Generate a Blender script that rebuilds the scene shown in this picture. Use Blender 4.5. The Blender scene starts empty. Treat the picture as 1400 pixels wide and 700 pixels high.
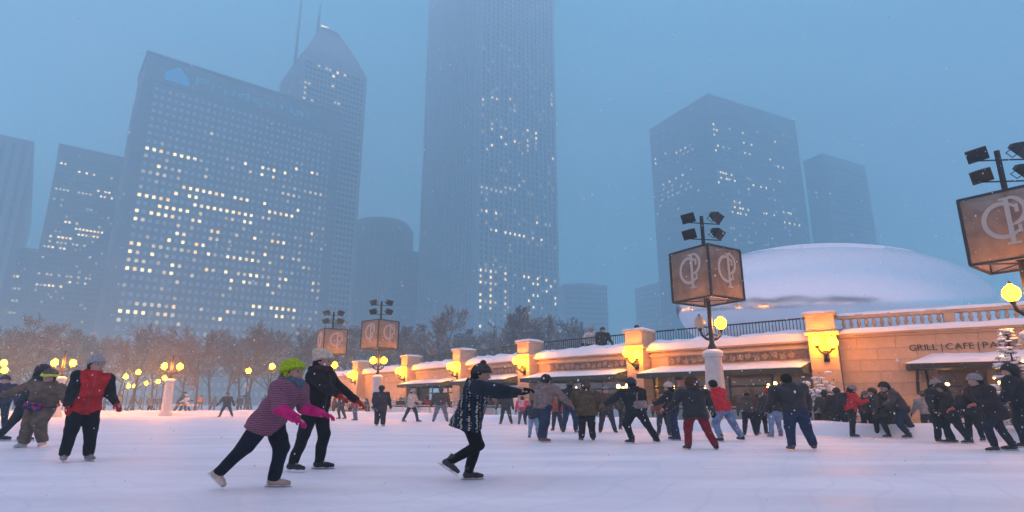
import bpy, bmesh, math, random
import numpy as np
from mathutils import Vector, Matrix, noise

R = math.radians
rnd = random.Random(7)
sc = bpy.context.scene
col = sc.collection

# ------------------------------------------------------------------ camera
CAM_H = 0.95
PITCH = R(14.2)
FPX = 798.0                      # focal length in pixels of the 1400 px wide photograph
cam_d = bpy.data.cameras.new('camera')
cam_d.sensor_width = 36.0
cam_d.lens = FPX / 1400.0 * 36.0
cam_d.clip_start = 0.05
cam_d.clip_end = 12000.0
cam = bpy.data.objects.new('camera', cam_d)
col.objects.link(cam)
cam.location = (0, 0, CAM_H)
cam.rotation_euler = (math.pi / 2 + PITCH, 0, 0)
sc.camera = cam

# ------------------------------------------------------------------ sky and light (snowy dusk, overcast)
SUN_EL, SUN_ROT = R(80.0), R(155.0)
world = bpy.data.worlds.new('World')
sc.world = world
world.use_nodes = True
wn = world.node_tree
wn.nodes.clear()
w_out = wn.nodes.new('ShaderNodeOutputWorld')
w_bg = wn.nodes.new('ShaderNodeBackground')
w_sky = wn.nodes.new('ShaderNodeTexSky')
w_sky.sky_type = 'NISHITA'
w_sky.sun_disc = False
w_sky.sun_elevation = SUN_EL
w_sky.sun_rotation = SUN_ROT
w_sky.ozone_density = 6.0
w_sky.air_density = 1.0
w_sky.dust_density = 0.5
w_mix = wn.nodes.new('ShaderNodeMixRGB')       # even cloud cover over the dusk sky
w_mix.blend_type = 'MIX'
w_mix.inputs[0].default_value = 0.72
w_mix.inputs[2].default_value = (0.3, 6.0, 8.8, 1)
w_bg.inputs[1].default_value = 0.0525
wn.links.new(w_sky.outputs[0], w_mix.inputs[1])
wn.links.new(w_mix.outputs[0], w_bg.inputs[0])
wn.links.new(w_bg.outputs[0], w_out.inputs[0])

cloud_glow_d = bpy.data.lights.new('cloud_glow', 'SUN')
cloud_glow_d.energy = 1.5
cloud_glow_d.angle = R(170)
cloud_glow_d.color = (1.0, 0.25, 0.19)  # added warm overhead glow in place of lamp and city light on cloud
cloud_glow = bpy.data.objects.new('cloud_glow', cloud_glow_d)
col.objects.link(cloud_glow)
cloud_glow.rotation_euler = (R(10), 0, R(-25))

sc.view_settings.view_transform = 'Standard'
sc.view_settings.look = 'None'
sc.view_settings.exposure = 1.36
sc.view_settings.gamma = 1.0
sc.view_settings.use_curve_mapping = False
sc.cycles.use_denoising = True
sc.cycles.max_bounces = 7
sc.cycles.diffuse_bounces = 3
sc.cycles.glossy_bounces = 3
sc.cycles.transmission_bounces = 6
sc.cycles.transparent_max_bounces = 16
sc.cycles.volume_bounces = 2
sc.cycles.sample_clamp_indirect = 6.0
sc.cycles.caustics_reflective = False
sc.cycles.caustics_refractive = False

# ------------------------------------------------------------------ measuring helpers
CP, SP = math.cos(PITCH), math.sin(PITCH)

def ray(px, py):
    u = (px - 700.0) / FPX
    v = (350.0 - py) / FPX
    return Vector((u, CP - v * SP, SP + v * CP))

def at_y(px, py, Y):                 # the point Y metres ahead seen at a pixel
    d = ray(px, py)
    return d * (Y / d.y) + Vector((0, 0, CAM_H))

def at_z(px, py, z):                 # the point at height z seen at a pixel
    d = ray(px, py)
    return d * ((z - CAM_H) / d.z) + Vector((0, 0, CAM_H))

def pix(p):                          # the pixel at which a point is seen
    x, y, z = p[0], p[1], p[2] - CAM_H
    f = y * CP + z * SP
    return 700 + FPX * x / f, 350 - FPX * (-y * SP + z * CP) / f

# ------------------------------------------------------------------ objects
def tag(o, label=None, cat=None, group=None, kind=None):
    if label: o['label'] = label
    if cat: o['category'] = cat
    if group: o['group'] = group
    if kind: o['kind'] = kind
    return o

def empty(name, loc=(0, 0, 0), rz=0.0):
    o = bpy.data.objects.new(name, None)
    o.empty_display_size = 0.2
    col.objects.link(o)
    o.location = loc
    o.rotation_euler = (0, 0, rz)
    return o

def link(name, me, parent=None, loc=None, rot=None):
    o = bpy.data.objects.new(name, me)
    col.objects.link(o)
    if parent is not None: o.parent = parent
    if loc is not None: o.location = loc
    if rot is not None: o.rotation_euler = rot
    return o

def copy_tree(o, parent=None):
    c = o.copy()
    col.objects.link(c)
    c.parent = parent
    for ch in list(o.children):
        copy_tree(ch, c)
    return c

class MB:
    """collects shapes; build() links them as one mesh object"""
    def __init__(s):
        s.v, s.f, s.m = [], [], []
    def add(s, vs, fs, mi=0):
        b = len(s.v)
        s.v.extend([tuple(v) for v in vs])
        for f in fs:
            s.f.append([b + i for i in f]); s.m.append(mi)
    def box(s, x0, x1, y0, y1, z0, z1, mi=0):
        vs = [(x0,y0,z0),(x1,y0,z0),(x1,y1,z0),(x0,y1,z0),(x0,y0,z1),(x1,y0,z1),(x1,y1,z1),(x0,y1,z1)]
        s.add(vs, [(0,3,2,1),(4,5,6,7),(0,1,5,4),(1,2,6,5),(2,3,7,6),(3,0,4,7)], mi)
    def obox(s, o, ux, uy, x0, x1, y0, y1, z0, z1, mi=0):
        """box in a frame with origin o and horizontal axes ux, uy"""
        vs = []
        for z in (z0, z1):
            for x, y in ((x0,y0),(x1,y0),(x1,y1),(x0,y1)):
                vs.append((o[0]+ux[0]*x+uy[0]*y, o[1]+ux[1]*x+uy[1]*y, z))
        s.add(vs, [(0,3,2,1),(4,5,6,7),(0,1,5,4),(1,2,6,5),(2,3,7,6),(3,0,4,7)], mi)
    def tube(s, pts, rads, n=8, mi=0, cap=True):
        pts = [Vector(p) for p in pts]
        if not hasattr(rads, '__len__'): rads = [rads]*len(pts)
        rings = []
        for i, p in enumerate(pts):
            d = (pts[min(i+1, len(pts)-1)] - pts[max(i-1, 0)])
            if d.length < 1e-9: d = Vector((0,0,1))
            d.normalize()
            a = Vector((0,0,1)) if abs(d.z) < 0.95 else Vector((1,0,0))
            e1 = d.cross(a).normalized(); e2 = d.cross(e1)
            rings.append([p + (e1*math.cos(2*math.pi*k/n) + e2*math.sin(2*math.pi*k/n))*rads[i] for k in range(n)])
        b = len(s.v)
        for r in rings: s.v.extend([tuple(v) for v in r])
        for i in range(len(pts)-1):
            for k in range(n):
                k2 = (k+1) % n
                s.f.append([b+i*n+k, b+(i+1)*n+k, b+(i+1)*n+k2, b+i*n+k2]); s.m.append(mi)
        if cap:
            s.f.append([b+k for k in range(n)]); s.m.append(mi)
            s.f.append([b+(len(pts)-1)*n+k for k in reversed(range(n))]); s.m.append(mi)
    def lathe(s, prof, c=(0,0,0), n=16, mi=0):
        b = len(s.v)
        for r, z in prof:
            for k in range(n):
                a = 2*math.pi*k/n
                s.v.append((c[0]+r*math.cos(a), c[1]+r*math.sin(a), c[2]+z))
        for i in range(len(prof)-1):
            for k in range(n):
                k2 = (k+1) % n
                s.f.append([b+i*n+k, b+i*n+k2, b+(i+1)*n+k2, b+(i+1)*n+k]); s.m.append(mi)
        s.f.append([b+k for k in reversed(range(n))]); s.m.append(mi)
        s.f.append([b+(len(prof)-1)*n+k for k in range(n)]); s.m.append(mi)
    def ball(s, c, r, n=10, m=7, mi=0):
        if not hasattr(r, '__len__'): r = (r, r, r)
        prof = []
        b = len(s.v)
        for i in range(m+1):
            t = math.pi*i/m
            for k in range(n):
                a = 2*math.pi*k/n
                s.v.append((c[0]+r[0]*math.sin(t)*math.cos(a), c[1]+r[1]*math.sin(t)*math.sin(a), c[2]-r[2]*math.cos(t)))
        for i in range(m):
            for k in range(n):
                k2 = (k+1) % n
                s.f.append([b+i*n+k, b+i*n+k2, b+(i+1)*n+k2, b+(i+1)*n+k]); s.m.append(mi)
    def mesh(s, name, mats, smooth=False):
        me = bpy.data.meshes.new(name)
        me.from_pydata(s.v, [], s.f)
        if not isinstance(mats, (list, tuple)): mats = [mats]
        for m in mats: me.materials.append(m)
        if len(mats) > 1: me.polygons.foreach_set('material_index', s.m)
        if smooth: me.polygons.foreach_set('use_smooth', [True]*len(me.polygons))
        me.update()
        return me
    def build(s, name, mats, parent=None, smooth=False, loc=None, rot=None):
        return link(name, s.mesh(name, mats, smooth), parent, loc, rot)

def sharp(o, deg=35):
    o.data.polygons.foreach_set('use_smooth', [True]*len(o.data.polygons))
    o.data.set_sharp_from_angle(angle=R(deg))
    return o

# ------------------------------------------------------------------ materials
def mat(name, base, rough=0.7, metal=0.0, spec=None, var=0.0, scale=8.0, bump=0.0, bscale=40.0, base2=None, emit=None, estr=0.0, trans=0.0, alpha=1.0, coords='Object', detail=4.0):
    m = bpy.data.materials.new(name)
    m.use_nodes = True
    nt = m.node_tree
    b = nt.nodes['Principled BSDF']
    b.inputs['Base Color'].default_value = (*base, 1)
    b.inputs['Roughness'].default_value = rough
    b.inputs['Metallic'].default_value = metal
    if spec is not None: b.inputs['Specular IOR Level'].default_value = spec
    if trans: b.inputs['Transmission Weight'].default_value = trans
    if alpha < 1: b.inputs['Alpha'].default_value = alpha
    if emit is not None:
        b.inputs['Emission Color'].default_value = (*emit, 1)
        b.inputs['Emission Strength'].default_value = estr
    if var > 0 or base2 is not None or bump > 0:
        tc = nt.nodes.new('ShaderNodeTexCoord')
        if var > 0 or base2 is not None:
            n = nt.nodes.new('ShaderNodeTexNoise')
            n.inputs['Scale'].default_value = scale
            n.inputs['Detail'].default_value = detail
            nt.links.new(tc.outputs[coords], n.inputs['Vector'])
            r = nt.nodes.new('ShaderNodeValToRGB')
            r.color_ramp.elements[0].position = 0.33
            r.color_ramp.elements[1].position = 0.67
            c2 = base2 if base2 is not None else tuple(min(1, c*(1+var)) for c in base)
            c1 = base if base2 is not None else tuple(c*(1-var) for c in base)
            r.color_ramp.elements[0].color = (*c1, 1)
            r.color_ramp.elements[1].color = (*c2, 1)
            nt.links.new(n.outputs[0], r.inputs[0])
            nt.links.new(r.outputs[0], b.inputs['Base Color'])
        if bump > 0:
            n2 = nt.nodes.new('ShaderNodeTexNoise')
            n2.inputs['Scale'].default_value = bscale
            n2.inputs['Detail'].default_value = 5.0
            nt.links.new(tc.outputs[coords], n2.inputs['Vector'])
            bp = nt.nodes.new('ShaderNodeBump')
            bp.inputs['Strength'].default_value = bump
            bp.inputs['Distance'].default_value = 0.02
            nt.links.new(n2.outputs[0], bp.inputs['Height'])
            nt.links.new(bp.outputs[0], b.inputs['Normal'])
    return m

def emit_mat(name, colr, strength):
    m = bpy.data.materials.new(name)
    m.use_nodes = True
    nt = m.node_tree
    nt.nodes.clear()
    o = nt.nodes.new('ShaderNodeOutputMaterial')
    e = nt.nodes.new('ShaderNodeEmission')
    e.inputs[0].default_value = (*colr, 1)
    e.inputs[1].default_value = strength
    nt.links.new(e.outputs[0], o.inputs[0])
    return m

M = {}
M['snow'] = mat('snow', (0.82, 0.84, 0.88), 0.6, var=0.03, scale=1.2, bump=0.5, bscale=9, spec=0.3)
M['stone'] = mat('limestone', (0.50, 0.37, 0.26), 0.85, var=0.10, scale=3.0, bump=0.25, bscale=60)
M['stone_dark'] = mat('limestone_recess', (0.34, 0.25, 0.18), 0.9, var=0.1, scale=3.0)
M['iron'] = mat('dark_iron', (0.022, 0.022, 0.024), 0.45, metal=0.4, var=0.3, scale=20)
M['concrete'] = mat('tower_concrete', (0.20, 0.21, 0.235), 0.85, var=0.08, scale=0.05)
M['granite'] = mat('pale_granite', (0.38, 0.40, 0.43), 0.7, var=0.06, scale=0.05)
M['tower_dark'] = mat('dark_curtain_wall', (0.10, 0.11, 0.13), 0.5, var=0.1, scale=0.05)
M['pane'] = mat('window_glass', (0.62, 0.68, 0.76), 0.12, spec=0.8, var=0.25, scale=0.25)  # pale base colour stands in for sky reflected in the glass
M['pane_dark'] = mat('dark_window_glass', (0.03, 0.035, 0.04), 0.15, spec=0.7, var=0.3, scale=0.2)
M['lit_win'] = emit_mat('lit_window', (1.0, 0.68, 0.30), 1.7)
M['lit_win_b'] = emit_mat('lit_window_pale', (1.0, 0.80, 0.50), 1.4)
M['lit_win_c'] = emit_mat('lit_window_amber', (1.0, 0.58, 0.20), 1.2)
M['lit_win_faint'] = emit_mat('faint_lit_window', (1.0, 0.74, 0.44), 0.34)
M['lit_win_dim'] = emit_mat('dim_lit_window', (1.0, 0.72, 0.40), 0.65)
# ------------------------------------------------------------------ ground
def ice_material():
    m = bpy.data.materials.new('snow_dusted_ice'); m.use_nodes = True
    nt = m.node_tree; b = nt.nodes['Principled BSDF']
    tc = nt.nodes.new('ShaderNodeTexCoord')
    n1 = nt.nodes.new('ShaderNodeTexNoise'); n1.inputs['Scale'].default_value = 0.9; n1.inputs['Detail'].default_value = 9
    n2 = nt.nodes.new('ShaderNodeTexNoise'); n2.inputs['Scale'].default_value = 14; n2.inputs['Detail'].default_value = 6
    mp = nt.nodes.new('ShaderNodeMapping'); mp.inputs['Scale'].default_value = (0.25, 1.0, 1.0); mp.inputs['Rotation'].default_value = (0, 0, 0.2)
    nt.links.new(tc.outputs['Object'], mp.inputs[0])
    nt.links.new(mp.outputs[0], n1.inputs['Vector']); nt.links.new(tc.outputs['Object'], n2.inputs['Vector'])
    r = nt.nodes.new('ShaderNodeValToRGB')
    r.color_ramp.elements[0].position = 0.35; r.color_ramp.elements[0].color = (0.76, 0.73, 0.76, 1)
    r.color_ramp.elements[1].position = 0.62; r.color_ramp.elements[1].color = (0.92, 0.87, 0.875, 1)
    nt.links.new(n1.outputs[0], r.inputs[0])
    # blade cuts: thin darker lines crossing in two directions
    prev = r.outputs[0]
    for (sc_, rot, dist) in ((0.5, 0.5, 22.0), (0.8, -0.9, 26.0)):
        m2 = nt.nodes.new('ShaderNodeMapping'); m2.inputs['Rotation'].default_value = (0, 0, rot); nt.links.new(tc.outputs['Object'], m2.inputs[0])
        wv2 = nt.nodes.new('ShaderNodeTexWave'); wv2.inputs['Scale'].default_value = sc_; wv2.inputs['Distortion'].default_value = dist; wv2.inputs['Detail'].default_value = 2; wv2.inputs['Detail Scale'].default_value = 0.25
        nt.links.new(m2.outputs[0], wv2.inputs['Vector'])
        r3 = nt.nodes.new('ShaderNodeValToRGB'); r3.color_ramp.elements[0].position = 0.965; r3.color_ramp.elements[1].position = 0.995
        r3.color_ramp.elements[0].color = (0, 0, 0, 1); r3.color_ramp.elements[1].color = (0.14, 0.14, 0.14, 1)
        nt.links.new(wv2.outputs[1], r3.inputs[0])
        mx = nt.nodes.new('ShaderNodeMixRGB'); mx.inputs[2].default_value = (0.50, 0.56, 0.64, 1)
        nt.links.new(r3.outputs[0], mx.inputs[0]); nt.links.new(prev, mx.inputs[1]); prev = mx.outputs[0]
    nt.links.new(prev, b.inputs['Base Color'])
    rr = nt.nodes.new('ShaderNodeMapRange'); rr.inputs[1].default_value = 0.35; rr.inputs[2].default_value = 0.62
    rr.inputs[3].default_value = 0.5; rr.inputs[4].default_value = 0.75
    nt.links.new(n1.outputs[0], rr.inputs[0]); nt.links.new(rr.outputs[0], b.inputs['Roughness'])
    # thin curved skate scratches in the snow dust
    wv = nt.nodes.new('ShaderNodeTexWave'); wv.inputs['Scale'].default_value = 0.9; wv.inputs['Distortion'].default_value = 14; wv.inputs['Detail'].default_value = 3; wv.inputs['Detail Scale'].default_value = 0.35
    nt.links.new(mp.outputs[0], wv.inputs['Vector'])
    pw = nt.nodes.new('ShaderNodeMath'); pw.operation = 'POWER'; pw.inputs[1].default_value = 18
    nt.links.new(wv.outputs[1], pw.inputs[0])
    ad = nt.nodes.new('ShaderNodeMath'); ad.operation = 'MULTIPLY_ADD'; ad.inputs[1].default_value = -0.5
    nt.links.new(pw.outputs[0], ad.inputs[0]); nt.links.new(n2.outputs[0], ad.inputs[2])
    bp = nt.nodes.new('ShaderNodeBump'); bp.inputs['Strength'].default_value = 0.35; bp.inputs['Distance'].default_value = 0.012
    nt.links.new(ad.outputs[0], bp.inputs['Height']); nt.links.new(bp.outputs[0], b.inputs['Normal'])
    return m
M['ice'] = ice_material()

g = MB(); g.add([(-3000,-3000,-0.012),(3000,-3000,-0.012),(3000,3000,-0.012),(-3000,3000,-0.012)], [(0,1,2,3)])
tag(g.build('snowy_ground', M['snow']), 'snow covered plaza ground spreading out behind the rink', kind='structure')

# ------------------------------------------------------------------ far towers
def unit(a): return Vector((math.cos(a), math.sin(a), 0))

def solve_len(c, d, px, z, hi=200.0):
    """length along d from c at height z until pixel column px"""
    lo = 0.0
    f = lambda t: pix((c.x + d.x*t, c.y + d.y*t, z))[0] - px
    s0 = f(lo)
    for _ in range(60):
        mid = (lo + hi) / 2
        if (f(mid) > 0) == (s0 > 0): lo = mid
        else: hi = mid
    return lo

class Face:
    def __init__(s, o, d, w, z0, z1, nc, nr, fin=0.35, band=0.35, proud=0.5, bproud=None, edge=0.0):
        s.o, s.d, s.w, s.z0, s.z1, s.nc, s.nr = Vector((o[0], o[1], 0)), d, w, z0, z1, nc, nr
        s.fin, s.band, s.proud = fin, band, proud
        s.bproud = proud - 0.12 if bproud is None else bproud
        s.edge = edge
        s.n = Vector((d.y, -d.x, 0))
        if s.n.dot(-s.o) < 0: s.n = -s.n
        s.cw = (w - 2*edge) / nc; s.ch = (z1 - z0) / nr
    def grid(s, mb, mi=0):
        a = Vector((0, 0, 0))
        for i in range(s.nc + 1):
            x = s.edge + i*s.cw; h = s.fin*s.cw/2
            mb.obox(s.o, s.d, s.n, max(0, x-h), min(s.w, x+h), -0.3, s.proud, s.z0, s.z1, mi)
        for j in range(s.nr + 1):
            z = s.z0 + j*s.ch; h = s.band*s.ch/2
            mb.obox(s.o, s.d, s.n, s.edge*0.5+0.01, s.w-s.edge*0.5-0.01, -0.3, s.bproud, z-h, z+h, mi)
    def cell(s, px, py):
        d = ray(px, py)
        c = Vector((0, 0, CAM_H))
        t = (s.o - c).dot(s.n) / d.dot(s.n)
        p = c + d*t
        i = int(((p - s.o).dot(s.d) - s.edge) / s.cw); j = int((p.z - s.z0) / s.ch)
        if 0 <= i < s.nc and 0 <= j < s.nr and t > 0: return (i, j)
        return None
    def pane_verts(s, i, j, off=0.06):
        x0 = s.edge + (i + s.fin/2)*s.cw; x1 = s.edge + (i + 1 - s.fin/2)*s.cw
        z0 = s.z0 + (j + s.band/2)*s.ch; z1 = s.z0 + (j + 1 - s.band/2)*s.ch
        return x0, x1, z0, z1

def lit_cells(face, runs):
    out = {}
    for r in runs:
        (x0, y0, x1, y1, n, b) = r
        for k in range(n):
            t = k/(n-1) if n > 1 else 0
            c = face.cell(x0 + (x1-x0)*t, y0 + (y1-y0)*t)
            if c: out[c] = max(out.get(c, 0), b)
    return out

def T(x0, y0, s, items):
    """runs written in the coordinates of an enlarged look at the photograph"""
    res = []
    for it in items:
        if len(it) == 2: it = (it[0], it[1], it[0], it[1], 1, 1)
        elif len(it) == 3: it = (it[0], it[1], it[0], it[1], 1, it[2])
        elif len(it) == 5: it = (*it, 1)
        res.append((x0+it[0]/s, y0+it[1]/s, x0+it[2]/s, y0+it[3]/s, it[4], it[5]))
    return res

def glaze(face, parent, runs, fill=0, wall=M['pane'], loc0=None):
    """unlit panes joined, lit panes (and up to fill unlit ones given a faint glow) each an object of its own"""
    lit = lit_cells(face, runs)
    x0, x1, z0, z1 = face.pane_verts(0, 0)
    w, h = x1-x0, z1-z0
    m0 = MB(); m0.box(-w/2, w/2, -0.05, 0.05, -h/2, h/2)
    m1 = MB(); m1.box(-w*0.40, w*0.40, -0.05, 0.05, -h*0.40, h*0.36)
    lits = [m1.mesh('window', M[k]) for k in ('lit_win', 'lit_win', 'lit_win_b', 'lit_win_c')]
    me = {0.4: m1.mesh('window', M['lit_win_dim']), 0: m1.mesh('window', M['lit_win_faint'])}
    ang = math.atan2(face.d.y, face.d.x)
    if face.n.dot(Vector((face.d.y, -face.d.x, 0))) < 0: ang += math.pi
    un = []
    for i in range(face.nc):
        for j in range(face.nr):
            if (i, j) in lit: continue
            un.append((i, j))
    random.Random(face.nc).shuffle(un); un.sort(key=lambda c: c[1] > face.nr*0.8)
    single = {c: 0 for c in un[:fill]}
    single.update(lit)
    base = parent.matrix_world if loc0 is None else loc0
    for (i, j), b in single.items():
        x0, x1, z0, z1 = face.pane_verts(i, j)
        p = face.o + face.d*((x0+x1)/2) + face.n*0.06 + Vector((0, 0, (z0+z1)/2))
        link('window', me[b] if b in me else rnd.choice(lits), parent, p - parent.location, (0, 0, ang))
    rest = MB()
    for (i, j) in un + list(lit):
        x0, x1, z0, z1 = face.pane_verts(i, j)
        o = face.o - parent.location
        a = o + face.d*x0 + face.n*0.03; b2 = o + face.d*x1 + face.n*0.03
        rest.add([(a.x,a.y,z0),(b2.x,b2.y,z0),(b2.x,b2.y,z1),(a.x,a.y,z1)], [(0,1,2,3)])
    if rest.v:
        tag(rest.build('window_panes', wall, parent), kind='stuff')

def shift(mb, p):
    mb.v = [(v[0]-p.x, v[1]-p.y, v[2]-p.z) for v in mb.v]
    return mb

def tower(name, label, top, Y, ang, xr, xl, right=None, left=None, mats=None, runs_r=(), runs_l=(), fill=0, H=None, crown=0.0, pane=None, cut=None, group=None, wr=None, wl=None):
    """near vertical corner through pixel top at distance Y; right face runs to pixel xr, left face to pixel xl"""
    p = at_y(top[0], top[1], Y)
    if H is None: H = p.z
    c = Vector((p.x, p.y, 0))
    dr, dl = unit(ang), unit(ang + math.pi/2)
    wr = wr or solve_len(c, dr, xr, p.z); wl = wl or solve_len(c, dl, xl, p.z)
    root = empty(name, c)
    tag(root, label, 'skyscraper', group)
    body = MB(); body.obox((0,0), dr, dl, 0.0, wr, 0.0, wl, -0.1, H)
    body.build('wall', mats, root)
    rf = MB(); rf.obox((0,0), dr, dl, -0.7, wr+0.2, -0.7, wl+0.2, H+0.02, H+1.2)
    rf.obox((0,0), dr, dl, wr*0.25, wr*0.75, wl*0.25, wl*0.75, H+1.2, H+4.0)
    rf.build('roof', mats, root)
    faces = []
    for d, w, spec, runs in ((dr, wr, right, runs_r), (dl, wl, left, runs_l)):
        if not spec: continue
        spec = dict(spec)
        zt = spec.pop('top', H - crown); zb = spec.pop('bottom', 3.0)
        f = Face(c, d, w, zb, zt, **spec)
        gm = MB(); f.grid(gm); shift(gm, c)
        tag(gm.build('facade_grid', mats, root), kind='stuff')
        glaze(f, root, runs, fill if d is dr else 0, pane or M['pane'])
        faces.append(f)
    print('TOWER', name, 'H %.0f wr %.0f wl %.0f at %.0f %.0f' % (H, wr, wl, c.x, c.y))
    return root, c, dr, dl, wr, wl, H, faces

pru_runs = (T(140,180,5, [(275,98),(375,120,625,160,6),(400,222),(512,243,.4),(402,278,447,287,2,.4),(690,320,.4),(738,27,.4),
    (213,408,620,465,9),(532,398,822,440,7),(408,488,460,498,2),(245,520),(610,515,845,545,6),(347,537,600,567,6),(650,572,.4),
    (176,566,230,573,2),(283,578,.4),(443,600,490,607,2),(594,617,643,625,2),(533,660,.4),(728,695),(778,690)])
  + T(300,160,4.378, [(172,282),(248,295),(285,300,.4),(324,307),(400,318),(472,332),(545,345),(580,350,.4),(200,327,.4),(246,333),(316,346),
    (380,445,460,460,3,.4),(530,467,605,476,3,.4),(18,473),(100,488,180,497,3),(258,512),(5,558,206,585,6),(245,593,.4),(285,600,.4),(290,560,482,580,6),
    (80,615,.4),(160,630,200,630,2),(543,680)])
  + T(130,310,5, [(195,80,302,93,3),(405,115,460,115,2,.4),(512,115),(572,70,623,72,2),(775,45,830,42,2),(775,93,820,98,2,.4),(238,145),(290,150,.4),(397,168),
    (620,125,715,135,3),(600,188,.4),(705,190,755,195,2),(168,200,330,210,4,.4),(158,250,325,270,4),(375,278),(480,285,.4),(535,288),(585,292,.4),(738,307),(785,310,.4),
    (465,330,.4),(530,345),(578,353,.4),(675,355,.4),(278,503,440,513,4,.4),(97,548,320,562,5),(432,576,.4),(485,573),(535,575),(742,585,.4),(890,600),(133,615,.4),
    (527,633,580,640,2,.4),(830,655)])
  + T(300,310,5, [(122,66,.4),(260,75),(350,88,440,98,3),(622,25,.4),(245,185,.4),(293,185),(425,195),(512,210,558,218,2,.4),(50,210,240,232,5),(285,238,330,240,2,.4),
    (593,275,.4),(37,325),(130,335,180,338,2,.4),(225,342,270,342,2),(408,358,.4),(453,356),(78,382),(172,387),(215,392,.4),(315,400),(403,402,.4),(625,377),(620,435,.4),(75,437,.4),(355,460,.4),
    (243,557,515,575,7),(43,598),(90,600,.4),(190,612,.4),(237,610),(380,625,422,622,2),(515,632,.4)]))

# wide office slab with the lit window grid
r = tower('office_slab_tower', 'wide slab skyscraper with rows of lit windows and a blue rooftop sign',
      (202.5, 72.5), 278, R(39), 468, 189,
      right=dict(nc=31, nr=38, fin=0.42, band=0.48, proud=0.7, edge=5.0, bottom=4),
      left=dict(nc=3, nr=38, fin=0.5, band=0.48, proud=0.5, edge=1.0, bottom=4),
      mats=M['concrete'], runs_r=pru_runs, fill=100, crown=17.0)
root, c, dr, dl, wr, wl, H, fc = r
nrm = fc[0].n
# sign band near the roof
band = MB(); band.obox((0,0), dr, nrm, 2.0, wr-2.0, 0.02, 0.5, H-15.0, H-1.5)
band.build('sign_band', M['concrete'], root)
M['sign_blue'] = emit_mat('blue_sign_letters', (0.03, 0.36, 0.60), 0.32)
M['sign_blue2'] = emit_mat('blue_sign_emblem', (0.02, 0.30, 0.75), 0.40)
def text_mesh(txt, size, m, extrude=0.02, spacing=1.0):
    cu = bpy.data.curves.new('txt', 'FONT'); cu.body = txt; cu.size = size; cu.extrude = extrude; cu.space_character = spacing
    ob = bpy.data.objects.new('txt', cu); col.objects.link(ob)
    dg = bpy.context.evaluated_depsgraph_get(); dg.update()
    me = bpy.data.meshes.new_from_object(ob.evaluated_get(dg))
    bpy.data.objects.remove(ob, do_unlink=True); bpy.data.curves.remove(cu)
    me.materials.clear(); me.materials.append(m)
    return me
def letters(txt, size, m, parent, o, d, n, z, width, extrude, name='letter'):
    """one object for each letter, spread over width along d"""
    ms = []; adv = 0.0; glyph = {}
    for ch in txt:
        if ch == ' ': adv += size*0.22; continue
        if ch not in glyph: glyph[ch] = text_mesh(ch, size, m, extrude)
        me = glyph[ch]; x0 = min(v.co.x for v in me.vertices); x1 = max(v.co.x for v in me.vertices)
        ms.append((me, adv - x0)); adv += (x1-x0) + size*0.10
    k = width/adv
    for me, x in ms:
        q = link(name, me, parent, o + d*(x*k) + n*0.02 + Vector((0,0,z)), (math.pi/2, 0, math.atan2(d.y, d.x)))
        q.scale = (k, 1.0, 1.0)
letters('Prudential', 7.5, M['sign_blue'], root, Vector((0,0,0)) + dr*24 + nrm*0.7, dr, nrm, H-10.5, 66.0, 0.15)
em = MB(); em.add([(0,0,0),(12,0,0),(12,0,4),(8.5,0,7.5),(6,0,9.5),(3.5,0,7.0),(0,0,5),(0,.3,0),(12,.3,0),(12,.3,4),(8.5,.3,7.5),(6,.3,9.5),(3.5,.3,7.0),(0,.3,5)],
   [(0,1,2,3,4,5,6),(13,12,11,10,9,8,7)] + [(i,(i+1)%7,7+(i+1)%7,7+i) for i in range(7)])
em.build('sign_emblem', M['sign_blue2'], root, loc=dr*9 + nrm*0.9 + Vector((0,0,H-12.6)), rot=(0,0,R(39)))

# tallest tower, thin vertical fins
aon_runs = (T(640,80,3.18, [(67,172),(112,182),(132,168),(176,180),(210,232,.4),(112,305),(112,290,.4),(155,297,.4),(258,320),(258,365),(258,382),(258,400,.4),(300,333),(300,350),(300,380,.4),
    (110,368),(150,355),(155,380),(197,363),(85,385,.4),(358,205),(355,165,.4),(355,180,.4),(360,440),(320,232,.4),(215,540,240,543,2,.4),(55,553,205,580,9,.4),(80,670),(127,677)])
  + T(640,280,3.886, [(98,42),(155,50),(373,85),(400,90,430,95,2,.4),(115,145,.4),(150,150),(185,152,300,168,6),(345,176,380,180,2),(65,340),(95,348,.4),(125,345),(150,350,.4),(185,352),(65,370),(125,375),(65,398),(125,403),(100,410,.4),(155,410,.4),(185,410),
    (125,465),(185,467),(65,490),(125,495),(185,500,.4),(65,520),(125,525),(95,525,.4),(150,530,.4),(185,528),(65,550),(125,555),(65,645),(120,680,.4),
    (297,370),(322,397),(350,405),(375,402),(405,383,.4),(405,410),(430,435),(458,410,.4),(405,467),(350,490),(375,490),(322,515),(458,500),(458,528),(350,548),(322,575),(297,428,.4),(375,432)]))
tower('fluted_tower', 'tallest grey skyscraper with thin vertical fins rising out of the picture',
      (653, 120), 385, R(36), 760, 580, H=346, wr=None,
      right=dict(nc=17, nr=78, fin=0.42, band=0.40, proud=1.1, bproud=0.25, edge=2.5, bottom=6),
      left=dict(nc=17, nr=78, fin=0.42, band=0.40, proud=1.1, bproud=0.25, edge=2.5, bottom=6),
      mats=M['granite'], runs_r=aon_runs, pane=M['pane_dark'], crown=6, fill=110)

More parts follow.
